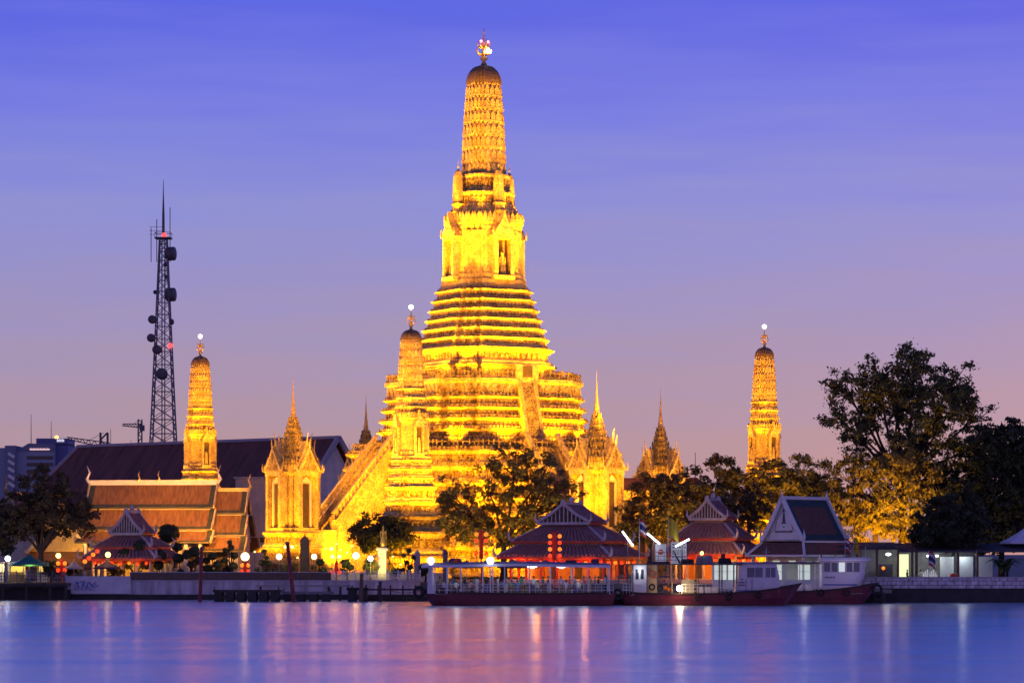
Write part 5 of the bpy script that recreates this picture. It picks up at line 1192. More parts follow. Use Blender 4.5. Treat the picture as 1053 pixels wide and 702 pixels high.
def lantern_stand(label, px, cols, py0, py1, Y, s, nrow):
    root = thing('lantern_stand', label, 'lantern stand', (X(px, Y), Y, 2.2), 0, 'stands hung with lanterns'); h = Z(py0, Y) - 2.2 + .6
    m = MB(); m.tube([(0, 0, 0), (0, 0, h)], .09, 7); m.beam((X(cols[0], Y) - X(px, Y), 0, h - .1), (X(cols[-1], Y) - X(px, Y), 0, h - .1), .08); m.build('post', RED, root)
    m = MB(); m.b0(-.25, .25, .03, .08, h * .45, h - .2); m.build('banner', RED_BEAM, root)
    for c in cols:
        for k in range(nrow):
            py = py0 + (py1 - py0) * k / max(1, nrow - 1); lantern((X(c, Y), Y - .25, Z(py, Y)), s, 'lanterns of: ' + label, 'lantern on the ' + label, LANT_O if (k % 2 == 0) else LANT)
lantern_stand('tall red lantern stand behind the bow half of the long ferry', 495, (490, 500), 549, 569, 352, .95, 4)
lantern_stand('tall red lantern stand in front of the large red pavilion', 570, (565.5, 575.5), 551, 571, 348, .95, 4)
lantern_stand('low lantern stand under the second lamp at the left', 63.5, (60, 67), 579, 586, 368, 1.0, 2)
lantern_stand('low lantern stand under the glaring lamp by the orange halls', 252, (249, 255.5), 581, 587, 368, .9, 2)
lantern_stand('low lantern stand near the twin headed yellow lamp', 346, (342, 349.5), 581, 588, 368, 1.0, 2)
root = thing('lantern_string', 'slanting string of red lanterns at the left eave of the small grey pavilion', 'lantern string', P(95, 568, 368))
m = MB(); a, b2 = P(86, 578, 368) - Vector(root.location), P(103, 564, 368) - Vector(root.location); m.beam(a + Vector((0, 0, .4)), b2 + Vector((0, 0, .4)), .05); m.build('cord', STEEL, root)
for k in range(4):
    q = a.lerp(b2, (k + .3) / 4); m = MB(); m.lathe([(.07, -.27), (.22, -.2), (.3, 0), (.22, .2), (.07, .27)], 12, tuple(q)); m.build('lantern', LANT if k % 2 else LANT_O, root, True)
m = MB()
for px in (86, 103): x = X(px, 368) - root.location.x; m.tube([(x, 0, -(root.location.z - 2.2)), (x, 0, 1.0)], .05, 5)
m.build('post', STEEL, root)

# ------------------------------------------------------------------ umbrellas
def umbrella(label, px, py0, py1, hw, Y, mat, square=True, base=2.2):
    root = thing('market_umbrella', label, 'umbrella', (X(px, Y), Y, base), 0, 'umbrellas on the banks'); k = Y / F; zt, ze = Z(py0, Y) - base, Z(py1, Y) - base; r_ = hw * k
    m = MB(); n = 8; rs = [(.06, zt), (r_ * .35, zt - (zt - ze) * .42), (r_ * .72, zt - (zt - ze) * .8), (r_, ze), (r_, ze - .22), (r_ * .97, ze - .2), (r_ * .7, zt - (zt - ze) * .85), (.05, zt - .1)]
    m.lathe(rs, n); m.build('canopy', mat, root); m = MB(); m.tube([(0, 0, 0), (0, 0, zt + .2)], .05, 6); m.build('pole', STEEL_LT, root); m = MB(); m.lathe([(.35, 0), (.35, .1), (.08, .2)], 10); m.build('base', STEEL, root)
umbrella('large teal umbrella by the white lamp at far left', 30, 570, 580, 21, 367, TEALC)
umbrella('pale grey umbrella beside the low lantern stand', 76, 576, 583, 9.5, 368, GREYC)
umbrella('plum umbrella in front of the small grey pavilion', 110, 576, 583, 14, 367.5, PURPC)
umbrella('dark umbrella behind the bow third of the long ferry', 480, 576, 582, 14, 346, PURPC, base=2.2)
umbrella('dark umbrella with two humps behind the middle of the long ferry', 527, 575, 582, 16, 347, PURPC)
umbrella('white canvas umbrella high behind the banana plant', 1056, 541, 557, 28, 352, LILAC)
# small food stalls glowing behind the left railing
def stall(label, px0, px1, Y, mat, emat, pw):
    a, b2 = X(px0, Y), X(px1, Y); hw = (b2 - a) / 2; root = thing('food_stall', label, 'stall', ((a + b2) / 2, Y, 2.2))
    m = MB(); m.b0(-hw, hw, 0, 1.2, 0, 1.0); m.build('counter', mat, root); m = MB(); m.b0(-hw, hw, 1.6, 1.7, 0, 2.4); m.build('back_panel', emat, root)
    for x in (-hw, hw): m = MB(); m.b0(x - .05, x + .05, 0, .1, 0, 2.5); m.build('post', STEEL_LT, root)
    m = MB(); m.b0(-hw - .2, hw + .2, -.3, 1.8, 2.5, 2.6); m.build('roof', GREYC, root)
    m = MB()
    for k in range(5): x = -hw + 2 * hw * (k + .5) / 5; m.box((x, .5, 1.15), (.3, .3, .3)); 
    m.build('goods', WOODM, root); point('stall_lamp', ((a + b2) / 2, Y + .2, 4.4), pw, (1, .75, .25), .2)
stall('yellow lit food stall under the teal umbrella', 9, 24, 369, WOODM, M('yellow panel', (.6, .5, .2)), 140)
stall('cream lit food stall right of the teal umbrella pole', 38, 49, 369, WHITE, M('cream panel', (.6, .5, .35)), 140)
stall('white lit kiosk at the left edge', -6, 2, 368, WHITE, M('white kiosk', (.7, .7, .7)), 160)

# ------------------------------------------------------------------ monuments on the bank
Y = 372; root = thing('pedestal', 'tall white plinth with a stepped bright base on the left bank', 'pedestal', (X(393, Y), Y, 2.2)); k = Y / F
m = MB(); h = Z(563, Y) - 2.2; m.b0(-.55, .55, -.55, .55, .9, h - .35); m.build('shaft', WHITE, root)
m = MB(); m.b0(-.8, .8, -.8, .8, h - .35, h - .15); m.b0(-.68, .68, -.68, .68, h - .15, h); m.build('capital', WHITE, root)
m = MB(); m.b0(-2.6, 1.0, -1.2, 1.2, 0, .6); m.b0(-1.0, .9, -.9, .9, .6, 1.0); m.build('stepped_base', STUCCO, root)
spot('pedestal_light', P(386, 591, 366), P(393, 566, 372), 2600, 70, (1, .72, .14))
for px, py, Yq, w_, mat, lab in ((429, 565, 371, .42, CONC, 'pointed pale grey pillar left of the ferry lamp'), (458, 564, 360, .33, STEEL, 'pointed dark pillar behind the bow of the long ferry')):
    h = Z(py, Yq) - 2.2; rt = thing('pointed_pillar', lab, 'pillar', (X(px, Yq), Yq, 2.2)); m = MB(); m.box((0, 0, h * .42), (w_ * 2, w_ * 2, h * .84), taper=.9); m.build('shaft', mat, rt); m = MB(); m.lathe([(w_ * 1.0, h * .84), (w_ * 1.05, h * .88), (w_ * .7, h * .93), (.02, h)], 8); m.build('tip', mat, rt)
Yq = 373; h = Z(556, Yq) - 2.2; rt = thing('stone_slab', 'tall dark upright stone slab with carved top before the lone spired pavilion', 'monument', (X(313.5, Yq), Yq, 2.2))
m = MB(); m.b0(-.6, .6, -.25, .25, .5, h); m.build('slab', STONE_DK, rt); m = MB(); m.b0(-.9, .9, -.5, .5, 0, .5); m.build('base', STONE_DK, rt); m = MB(); m.prism([(-.65, h), (.65, h), (.4, h + .4), (.12, h + .6), (0, h + 1.1), (-.12, h + .6), (-.4, h + .4)], 'y', -.2, .2); m.build('carved_top', STONE_DK, rt)
# low garden wall lit in front of the temple
rt = thing('garden_wall', 'low pale garden wall glowing along the foot of the temple', 'wall', (X(300, 374.5), 374.5, 2.2)); m = MB(); m.b0(-6, 20, -.2, .2, 0, 1.0); m.build('wall_face', STUCCO, rt); m = MB(); m.b0(-6.1, 20.1, -.28, .28, 1.0, 1.15); m.build('coping', STUCCO, rt)
# flags, tube lamps and sign boards over the pier
def flag(label, px, pyt, pyb, Y, cols, w_, base):
    rt = thing('flag', label, 'flag', (X(px, Y), Y, base)); h = Z(pyt, Y) - base; m = MB(); m.tube([(0, 0, 0), (0, 0, h)], [.05, .035], 6); m.build('pole', STEEL_LT, rt)
    hh = (pyb - pyt) * Y / F; nb = len(cols); tot = sum(c[1] for c in cols); z = h
    for mat, fr in cols:
        zz = z - hh * fr / tot; m = MB(); vs = []; fs = []
        for i in range(9):
            u = i / 8; x = w_ * u * .75; dz = -w_ * .9 * u * u * .6; y = .12 * math.sin(u * 9)
            vs += [(x, y, z + dz), (x, y, zz + dz), (x, y + .02, z + dz), (x, y + .02, zz + dz)]
            if i: o_ = 4 * (i - 1); fs += [(o_, o_ + 1, o_ + 5, o_ + 4), (o_ + 2, o_ + 6, o_ + 7, o_ + 3), (o_, o_ + 4, o_ + 6, o_ + 2), (o_ + 1, o_ + 3, o_ + 7, o_ + 5)]
        m.add(vs, fs); m.build('cloth', mat, rt); z = zz
FR, FW, FB, FY, FG = M('flag red', (.45, .03, .04)), M('flag white', (.7, .7, .7)), M('flag blue', (.03, .03, .16)), M('flag yellow', (.55, .38, .02)), M('flag green', (.06, .25, .04))
TH = [(FR, 1), (FW, 1), (FB, 2), (FW, 1), (FR, 1)]
flag('red white and blue striped flag drooping between the slanting tube lamps', 657.5, 533, 549, 343, TH, 1.1, 1.6)
flag('plain yellow flag drooping left of the grey and pale pavilion', 687, 532, 551, 343, [(FY, 1)], 1.7, 1.6)
flag('faded striped flag over the wheelhouse of the farther ferry', 869, 553, 566, 339, TH, .9, 1.6)
flag('small yellow flag over the wheelhouse of the farther ferry', 877.5, 552, 567, 340, [(FY, 1)], .9, 1.6)
flag('striped flag at the front posts of the open shop', 955, 566, 581, 347, TH, 1.1, 2.2)
def tube_lamp(label, px0, py0, px1, py1, Y):
    a, b2 = P(px0, py0, Y), P(px1, py1, Y); c = (a + b2) / 2; rt = thing('tube_lamp', label, 'lamp', (c.x, Y, 1.6), 0, 'slanting fluorescent tubes on the pier'); o_ = Vector(rt.location)
    m = MB(); m.tube([a - o_, b2 - o_], .11, 8); m.build('tube', TUBE, rt, True); m = MB(); dn = Vector((0, .2, .05)); m.beam(a - o_ + dn, b2 - o_ + dn, .3, .08); m.build('reflector', STEEL_LT, rt); m = MB(); m.tube([(0, .3, 0), (0, .3, c.z - 1.6)], .06, 6); m.build('pole', STEEL, rt)
    point('tube_light', c + Vector((0, -.5, -.1)), 50, CW, .3)
tube_lamp('slanting white tube lamp nearest the large red pavilion', 640, 546, 651, 561, 343)
tube_lamp('slanting white tube lamp leaning left over the second ferry roof', 665.5, 548, 678.5, 559, 343)
tube_lamp('white tube lamp tilted the other way, right of the leaning pair', 694.5, 561.5, 709, 554, 343)
def board(label, px0, px1, py0, py1, Y, fn, base=1.6):
    a, b2 = X(px0, Y), X(px1, Y); rt = thing('sign_board', label, 'sign', ((a + b2) / 2, Y, base)); hw = (b2 - a) / 2; zt, zb = Z(py0, Y) - base, Z(py1, Y) - base
    m = MB(); m.b0(-hw, hw, 0, .08, zb, zt); bo = m.build('panel', WHITE, rt)
    for x in (-hw * .8, hw * .8): m = MB(); m.b0(x - .04, x + .04, .09, .17, 0, zt); m.build('post', STEEL, rt)
    fn(bo, hw, zb, zt)
def rnd(bo, hw, zb, zt):
    m = MB(); c = (zb + zt) / 2 + .1; m.rings([[Vector((.33 * math.cos(2 * math.pi * k / 16), y, c + .33 * math.sin(2 * math.pi * k / 16))) for k in range(16)] for y in (-.03, -.004)]); m.build('red_disc', RED_BEAM, bo)
    m = MB(); m.b0(-.25, .25, -.045, -.034, c - .02, c + .09); m.build('white_swoosh', WHITE, bo)
def txt(bo, hw, zb, zt):
    m = MB(); rr2 = random.Random(5)
    for r_ in range(5):
        x = -hw * .85
        while x < hw * .8: ww = rr2.uniform(.08, .3); m.b0(x, min(x + ww, hw * .88), -.02, -.004, zt - .35 - r_ * .38, zt - .22 - r_ * .38); x += ww + .08
    m.build('lettering', STEEL, bo)
board('white sign board with red disc below the slanting tube lamps', 674, 685, 559, 577, 344, rnd)
board('large white notice board with lines of small writing under the tilted tube lamp', 690, 706, 557, 580, 344.6, txt)
# ------------------------------------------------------------------ ferries
def hull_part(root, st, name='hull', mat=HULL):
    # st: (x, half beam, sheer z, keel half beam, x shift of keel)
    m = MB(); rg = []
    for x, b_, zs, kb, sh in st:
        rg.append([Vector(p) for p in ((x, -b_, zs), (x + sh * .5, -b_ * .97, zs * .45), (x + sh, -kb, -.05), (x + sh, -kb * .8, -.7), (x + sh, kb * .8, -.7), (x + sh, kb, -.05), (x + sh * .5, b_ * .97, zs * .45), (x, b_, zs))])
    m.rings(rg); h = m.build(name, mat, root)
    m = MB()
    for (x, b_, zs, kb, sh), (x2, b2, zs2, kb2, sh2) in zip(st[:-1], st[1:]):
        for s_ in (-1, 1): m.beam((x, s_ * (b_ + .04), zs), (x2, s_ * (b2 + .04), zs2), .14, .2)
    m.build('rubbing_rail', HULL_DK, h)
    m = MB(); rg = []
    for x, b_, zs, kb, sh in st:
        rg.append([Vector((x + sh * .9, -kb - .035, .3)), Vector((x + sh, -kb - .035, -.1)), Vector((x + sh, kb + .035, -.1)), Vector((x + sh * .9, kb + .035, .3))])
    m.rings(rg, False); m.build('waterline_band', HULL_DK, h)
    return h
def tyre(root, p, r_=.5, axis='y'):
    m = MB(); n = 16
    for k in range(n):
        pass
    rg = []
    for k in range(n + 1):
        a = 2 * math.pi * k / n; cc = Vector((math.cos(a) * r_, 0, math.sin(a) * r_)); e = cc.normalized()
        rg.append([Vector(p) + cc + e * math.cos(b_) * r_ * .32 + Vector((0, 1, 0)) * math.sin(b_) * r_ * .32 for b_ in [2 * math.pi * j / 8 for j in range(8)]])
    m.rings(rg, False); return m.build('tyre_fender', BLACK, root, True)
def rail_run(root, pts, h, mat, nb, name='railing'):
    m = MB(); pts = [Vector(p) for p in pts]
    for a, b2 in zip(pts[:-1], pts[1:]):
        for f in (.33, .66, 1.0): m.beam(a + Vector((0, 0, h * f)), b2 + Vector((0, 0, h * f)), .05)
        for k in range(nb + 1): q = a.lerp(b2, k / nb); m.beam(q, q + Vector((0, 0, h)), .045)
    return m.build(name, mat, root)
Y1 = 325.0
fx = X(536, Y1)
F1 = thing('ferry', 'long open sided ferry with maroon hull and flat roof, crowded with passengers', 'ferry', (fx, Y1, 0), 0, 'maroon hulled ferries at the pier')
lx = lambda px, Y=Y1, o=None: X(px, Y) - (fx if o is None else o)
xb, xs_ = lx(434), lx(633)
hull_part(F1, [(xb, .5, 1.75, .2, 1.2), (xb + 1.2, 1.5, 1.62, 1.0, .8), (xb + 3, 2.3, 1.5, 2.0, .2), (xb + 7, 2.6, 1.4, 2.4, 0), (0, 2.7, 1.36, 2.5, 0), (xs_ - 5, 2.6, 1.38, 2.4, 0), (xs_ - 1.5, 2.4, 1.45, 2.1, -.2), (xs_, 2.0, 1.5, 1.6, -.5)])
DZ = 1.36
m = MB(); m.b0(xb + 1.5, xs_ - .4, -2.2, 2.2, DZ - .1, DZ); m.build('deck', DECK, F1)
zr = 4.55
m = MB(); x0, x1 = lx(434), lx(627); n = 24
for i in range(n):
    a, b2 = x0 + (x1 - x0) * i / n, x0 + (x1 - x0) * (i + 1) / n
    za, zb = (zr + .22 * math.sin(math.pi * i / n), zr + .22 * math.sin(math.pi * (i + 1) / n))
    m.slab((a, -2.75, za - .12), (b2, -2.75, zb - .12), (b2, 0, zb + .25), (a, 0, za + .25), .12); m.slab((a, 0, za + .25), (b2, 0, zb + .25), (b2, 2.75, zb - .12), (a, 2.75, za - .12), .12)
rf = m.build('roof', BOATROOF, F1)
m = MB(); m.beam((x0, -2.78, zr - .12), ((x0 + x1) / 2, -2.78, zr + .08), .1, .3); m.beam(((x0 + x1) / 2, -2.78, zr + .08), (x1, -2.78, zr - .12), .1, .3); m.build('roof_fascia', BOATW, rf)
posts1 = [448, 460, 474, 496.5, 507, 519, 544.5, 566, 588, 604, 626]
for px in posts1:
    for y in (-2.45, 2.45):
        if y > 0 and px in (448, 507, 519, 604): continue
        m = MB(); m.b0(lx(px) - .06, lx(px) + .06, y - .06, y + .06, DZ, zr + .1); m.build('post', BOATW, F1)
rail_run(F1, [(lx(446), -2.5, DZ + .1), (lx(630), -2.5, DZ + .1)], 1.0, BOATW, 30)
rail_run(F1, [(lx(446), 2.5, DZ + .1), (lx(630), 2.5, DZ + .1)], 1.0, STEEL, 16)
for px in (455, 468, 482, 512, 527, 538, 555, 575, 584, 597):
    m = MB(); x = lx(px); m.b0(x - .5, x + .5, .3, .75, DZ, DZ + .45); m.b0(x - .5, x + .5, .75, .83, DZ + .3, DZ + 1.0); m.build('bench', WOODM, F1)
m = MB(); x = lx(443.5); m.lathe([(.42, 0), (.38, 1.5), (.26, 3.0), (.24, 3.25), (.06, 3.3), (.06, 3.45)], 10, (x, -1.6, DZ)); bp_ = m.build('lamp_post', BOATW, F1)
m = MB(); m.ball((x, -1.6, DZ + 3.75), .42, 12, 8); m.build('lamp_globe', LAMP_W, bp_, True); point('ferry_lamp', (X(443.5, Y1) - .2, Y1 - 2.5, DZ + 3.8), 30, CW, .3)
m = MB(); x = lx(504.5); m.tube([(x, -2.6, DZ), (x, -2.6, DZ + 3.5)], .08, 7); bp_ = m.build('lamp_post', BOATW, F1)
m = MB(); m.ball((x, -2.7, DZ + 3.75), .42, 12, 8); m.build('lamp_globe', LAMP_W, bp_, True); point('ferry_lamp', (X(504.5, Y1), Y1 - 3.5, DZ + 3.8), 30, CW, .3)
for px in (547, 577, 520, 600, 470):
    m = MB(); m.b0(lx(px) - .55, lx(px) + .55, -1.9, -1.6, zr - .2, zr - .06); m.ball((lx(px), -1.75, zr - .2), .3, 10, 6, .5); 
    if px in (547, 577): m.build('ceiling_lamp', LAMP_W, F1)
    point('ferry_cabin_lamp', (X(px, Y1), Y1 - 1.2, zr - .6), 55, (.85, .95, 1), .25)
tyre(F1, (xb - .3, -.9, 1.55), .55); tyre(F1, (xs_ + .2, -1.2, 1.3), .5); 
m = MB(); m.box((lx(587), -.2, zr + .45), (1.2, .8, .3)); m.box((lx(612), .1, zr + .5), (1.0, .8, .45), taper=.8); m.box((lx(468), .2, zr + .55), (1.8, .9, .5), taper=.6); m.build('roof_bundle', PURPC, F1)
m = MB(); m.prism([(lx(465), zr + .35), (lx(471), zr + .35), (lx(470.5), zr + 1.0)], 'y', -.6, -.4); m.build('red_tarpaulin', RED_BEAM, F1)

# second ferry, bow to the right
Y2 = 326.0; f2 = X(732, Y2)
F2 = thing('ferry', 'maroon hulled ferry with small white wheelhouse and a glaring work lamp amidships', 'ferry', (f2, Y2, 0), 0, 'maroon hulled ferries at the pier')
l2 = lambda px: X(px, Y2) - f2
xs2, xb2 = l2(638), l2(824)
hull_part(F2, [(xs2, 1.4, 1.55, 1.0, .6), (xs2 + 2, 2.1, 1.4, 1.8, .2), (l2(690), 2.3, 1.3, 2.1, 0), (l2(740), 2.3, 1.35, 2.1, 0), (l2(775), 2.2, 1.6, 1.9, -.1), (l2(800), 1.7, 1.95, 1.2, -.5), (l2(815), .9, 2.25, .5, -1.1), (xb2, .12, 2.45, .05, -1.8)])
m = MB(); m.b0(xs2 + 1.0, l2(790), -1.9, 1.9, 1.1, 1.2); m.build('deck', DECK, F2)
zr2 = 4.6
m = MB(); m.b0(l2(643.5), l2(762), -2.3, 2.3, zr2, zr2 + .13); m.build('roof', M('dark boat roof', (.09, .075, .08), .7, .2), F2)
for px in (650, 676, 690, 717, 741, 756):
    for y in (-2.1, 2.1): m = MB(); m.b0(l2(px) - .07, l2(px) + .07, y - .07, y + .07, 1.2, zr2); m.build('post', WOODM, F2)
m = MB(); m.b0(l2(650), l2(664), -1.9, 1.9, 1.2, zr2); m.build('stern_cabin', BOATW, F2)
m = MB(); m.b0(l2(653), l2(656), -1.96, -1.88, 3.0, 4.1); m.b0(l2(658), l2(661), -1.96, -1.88, 3.0, 4.1); m.build('cabin_window', GLASS_DK, F2)
m = MB(); m.b0(l2(665), l2(675), -1.2, 1.2, 1.2, zr2); m.build('engine_casing', M('tan panel', (.50, .36, .24), .8), F2)
for px, z in ((669.5, 2.1), (678, 2.0)): tyre(F2, (l2(px), -2.2, z), .3)
m = MB()
rg = []
for k in range(17):
    a = 2 * math.pi * k / 16; cc = Vector((math.cos(a) * .34, 0, math.sin(a) * .34)); e = cc.normalized(); rg.append([Vector((l2(671.5), -1.35, 3.5)) + cc + e * math.cos(b_) * .1 + Vector((0, .1 * math.sin(b_), 0)) for b_ in [2 * math.pi * j / 6 for j in range(6)]])
m.rings(rg, False); m.build('life_ring', M('orange life ring', (.6, .16, .05), .5), F2, True)
# wheelhouse
def wheelhouse(root, L_, x0, x1, xr, y, z0, zw0, zw1, z1, wins, front=1, curved=False):
    m = MB(); m.prism([(x0, z0), (x1, z0), (x1 + .0, zw0), (xr, z1), (x0 + .5, z1), (x0 + .35, zw0)], 'y', -y, y); wh = m.build('wheelhouse', BOATW, root)
    m = MB(); m.b0(x0 + .1, xr + .35, -y - .3, y + .3, z1, z1 + .14); m.build('wheelhouse_roof', BOATROOF, root)
    for a, b2 in wins: 
        m = MB(); m.b0(a, b2, -y - .03, -y + .02, zw0, zw1); w_ = m.build('window', BOAT_GLASS, wh)
        m = MB(); m.b0(a - .06, b2 + .06, -y - .07, -y - .032, zw0 - .08, zw0 - .002); m.b0(a - .06, b2 + .06, -y - .07, -y - .032, zw1 + .002, zw1 + .08); m.b0((a + b2) / 2 - .03, (a + b2) / 2 + .03, -y - .07, -y - .032, zw0, zw1); m.build('window_frame', BOATW, w_)
    m = MB(); m.slab((x1 + .03, -y * .8, zw0 + .05), (x1 + .03, y * .8, zw0 + .05), (xr + .06, y * .8, z1 - .1), (xr + .06, -y * .8, z1 - .1), .04); m.build('windscreen', BOAT_GLASS, wh)
    return wh
wh = wheelhouse(F2, None, l2(755), l2(800), l2(797), 1.65, 1.5, 3.2, 4.3, 4.75, [(l2(767), l2(783)), (l2(786), l2(796))])
m = MB(); EM2 = M('grey lettering paint', (.12, .11, .14), .6)
for i, (a, b2, z) in enumerate(((760.5, 763, 2.9), (758.5, 764.5, 2.55), (758, 765, 2.25))): m.b0(l2(a), l2(b2), -1.69, -1.66, z, z + .13)
m.build('lettering', EM2, wh)
m = MB(); m.ball((l2(697.5), -2.35, 1.95), .34, 12, 8); wl = m.build('work_lamp', E('amber white work lamp', (1, .80, .42), 30), F2, True)
m = MB(); m.tube([(l2(697.5), -2.1, 1.2), (l2(697.5), -2.1, 1.95)], .05, 5); m.build('lamp_bracket', STEEL, wl); point('work_light', (X(697.5, Y2), Y2 - 3.3, 1.9), 160, (1, .72, .35), .3)
m = MB(); m.ball((l2(684), .3, 2.0), .3, 8, 6); m.ball((l2(687.5), .2, 1.8), .25, 8, 6); m.build('orange_buoy', M('orange float', (.6, .15, .03), .5), F2, True)
m = MB(); m.box((l2(708), .2, 2.1), (1.6, .9, 1.7)); m.build('engine_cover', M('cream casing', (.45, .38, .28), .7), F2)
rail_run(F2, [(l2(700), -2.15, 1.3), (l2(756), -2.15, 1.35)], 1.1, BOATW, 14); rail_run(F2, [(l2(640), -1.9, 1.4), (l2(660), -2.0, 1.3)], 1.1, BOATW, 6)
rail_run(F2, [(l2(664), -2.1, zr2 + .13), (l2(706), -2.1, zr2 + .13)], 1.35, STEEL, 7, 'roof_rail')
for px in (720, 728, 735): m = MB(); m.b0(l2(px) - .35, l2(px) + .35, -.3, .2, 1.2, 1.65); m.b0(l2(px) - .35, l2(px) + .35, .15, .22, 1.5, 2.1); m.build('bench', BOATW, F2)
def bundle(px0, px1, h, y, mat, nm): m = MB(); m.box(((l2(px0) + l2(px1)) / 2, y, zr2 + .13 + h / 2), (l2(px1) - l2(px0), 1.2, h), taper=.82); m.build(nm, mat, F2)
bundle(715, 733, .95, -.6, M('grey roof box', (.22, .2, .26), .8), 'roof_locker'); bundle(738, 752, .65, -.4, BLACK, 'tarpaulin'); bundle(742, 746, 1.2, .6, WOOD, 'roof_crate'); bundle(700, 714, .55, .3, WOOD, 'roof_plank_bundle'); bundle(665, 690, .25, .4, WOOD, 'roof_mat')
m = MB(); m.tube([(l2(692), -.5, zr2 + 1.6), (l2(696), -.5, zr2 + .8), (l2(699), -.5, zr2 + .2)], [.07, .09, .16], 6); m.build('outboard_motor', BLACK, F2)
m = MB(); m.ball((l2(721), -1.2, zr2 + 1.35), .22, 8, 6); m.build('roof_lamp', LAMP_Y, F2, True)
m = MB(); m.tube([(l2(721), -1.2, zr2 + .1), (l2(721), -1.2, zr2 + 1.2)], .04, 5); m.build('lamp_stem', STEEL, F2)
point('ferry_cabin_lamp', (X(727, Y2), Y2 - .8, 4.1), 55, (1, .85, .6), .25); point('ferry_cabin_lamp', (X(657, Y2), Y2 - 2.6, 3.9), 40, (.85, .95, 1), .25)

# third ferry behind, bow to the right
Y3 = 334.0; f3 = X(855, Y3)
F3 = thing('ferry', 'farther maroon ferry with long rounded white wheelhouse and a row of windows', 'ferry', (f3, Y3, 0), 0, 'maroon hulled ferries at the pier')
l3 = lambda px: X(px, Y3) - f3
hull_part(F3, [(l3(782), 2.0, 1.45, 1.7, .3), (l3(800), 2.3, 1.4, 2.1, 0), (l3(830), 2.4, 1.5, 2.2, 0), (l3(860), 2.3, 1.75, 2.0, -.1), (l3(885), 1.7, 2.1, 1.3, -.6), (l3(897), .9, 2.3, .5, -1.2), (l3(903), .15, 2.45, .05, -1.8)])
m = MB(); m.b0(l3(786), l3(885), -2.0, 2.0, 1.2, 1.3); m.build('deck', DECK, F3)
# rounded wheelhouse
def rounded(x0, x1, y, z, ins=0.0): 
    pts = [(x0, -y + ins), (x1 - y, -y + ins)] + [(x1 - y + (y * 1.0 - ins) * math.sin(a), -(y - ins) * math.cos(a)) for a in [math.pi * k / 10 for k in range(1, 10)]] + [(x1 - y, y - ins), (x0, y - ins)]
    return [Vector((p[0], p[1], z)) for p in pts]
m = MB(); m.rings([rounded(l3(843.5), l3(884), 1.5, 1.4), rounded(l3(843.5), l3(890), 1.5, 3.7), rounded(l3(843.5), l3(890), 1.5, 3.72, .1), rounded(l3(843.5), l3(892), 1.5, 5.0, .1), rounded(l3(843.5), l3(892), 1.5, 5.02)]); wh = m.build('wheelhouse', BOATW, F3)
m = MB(); m.rings([rounded(l3(842), l3(896), 1.8, 5.02), rounded(l3(842), l3(897), 1.8, 5.2), rounded(l3(843), l3(892), 1.4, 5.45)]); m.build('wheelhouse_roof', BOATW, F3)
for k in range(5):
    a, b2 = 846 + k * 7.6, 852 + k * 7.6; lit = k in (2, 3); m = MB(); m.b0(l3(a), l3(b2), -1.47, -1.36, 3.8, 4.85); w_ = m.build('window', PANEL_W if k == 2 else BOAT_GLASS, wh)
    m = MB(); m.b0(l3(a) - .07, l3(a) - .005, -1.51, -1.36, 3.75, 4.9); m.b0(l3(b2) + .005, l3(b2) + .07, -1.51, -1.36, 3.75, 4.9); m.build('window_frame', BOATW, w_)
m = MB()
rr2 = random.Random(9); x = l3(847)
while x < l3(856): ww = rr2.uniform(.08, .16); m.b0(x, x + ww, -1.54, -1.51, 3.05, 3.05 + rr2.uniform(.12, .22)); x += ww + .06
m.build('lettering', EM2, wh)
for px in (843.5, 857.5, 884, 872): m = MB(); m.tube([(l3(px), -1.2, 5.3), (l3(px), -1.2, Z(558.5, Y3))], .07, 6); m.build('roof_frame_post', HULL, F3)
m = MB(); m.beam((l3(842), -1.2, Z(559, Y3)), (l3(888), -1.2, Z(559, Y3)), .14); m.beam((l3(842), -1.2, Z(564, Y3)), (l3(888), -1.2, Z(564, Y3)), .08); m.build('roof_frame_rail', HULL, F3)
m = MB(); m.b0(l3(786), l3(843), -2.1, 2.1, 4.7, 4.82); m.build('canopy', M('canopy sheet', (.16, .12, .12), .8), F3)
for px in (788, 806, 824, 840): 
    for y in (-1.9, 1.9): m = MB(); m.b0(l3(px) - .06, l3(px) + .06, y - .06, y + .06, 1.3, 4.7); m.build('post', BOATW, F3)
rail_run(F3, [(l3(800), -2.2, 1.4), (l3(843), -2.1, 1.5)], 1.1, BOATW, 10)
for px in (822, 832): m = MB(); m.b0(l3(px) - .4, l3(px) + .4, -.3, .2, 1.3, 1.75); m.b0(l3(px) - .4, l3(px) + .4, .2, .28, 1.6, 2.3); m.build('bench', BOATW, F3)
tyre(F3, (l3(901), -.9, 1.7), .5); tyre(F3, (l3(902), -.7, .9), .45)
point('ferry_cabin_lamp', (X(826, Y3), Y3 - .8, 4.3), 60, (.85, .95, 1), .25); point('wheelhouse_light', (X(872, Y3), Y3 - 5, 5.4), 60, (.95, .8, 1), .6)
# low dark tender between ferry one and two
rt = thing('tender', 'small dark tender tucked between the long ferry and the ferry with the work lamp', 'boat', (X(637, 329), 329, 0))
hull_part(rt, [(-1.2, .5, 1.3, .3, .2), (0, .9, 1.1, .7, 0), (1.2, .8, 1.2, .5, 0)], mat=WOOD)
m = MB(); m.b0(-.8, .8, -.5, .5, .8, .9); m.build('thwart', WOODM, rt)

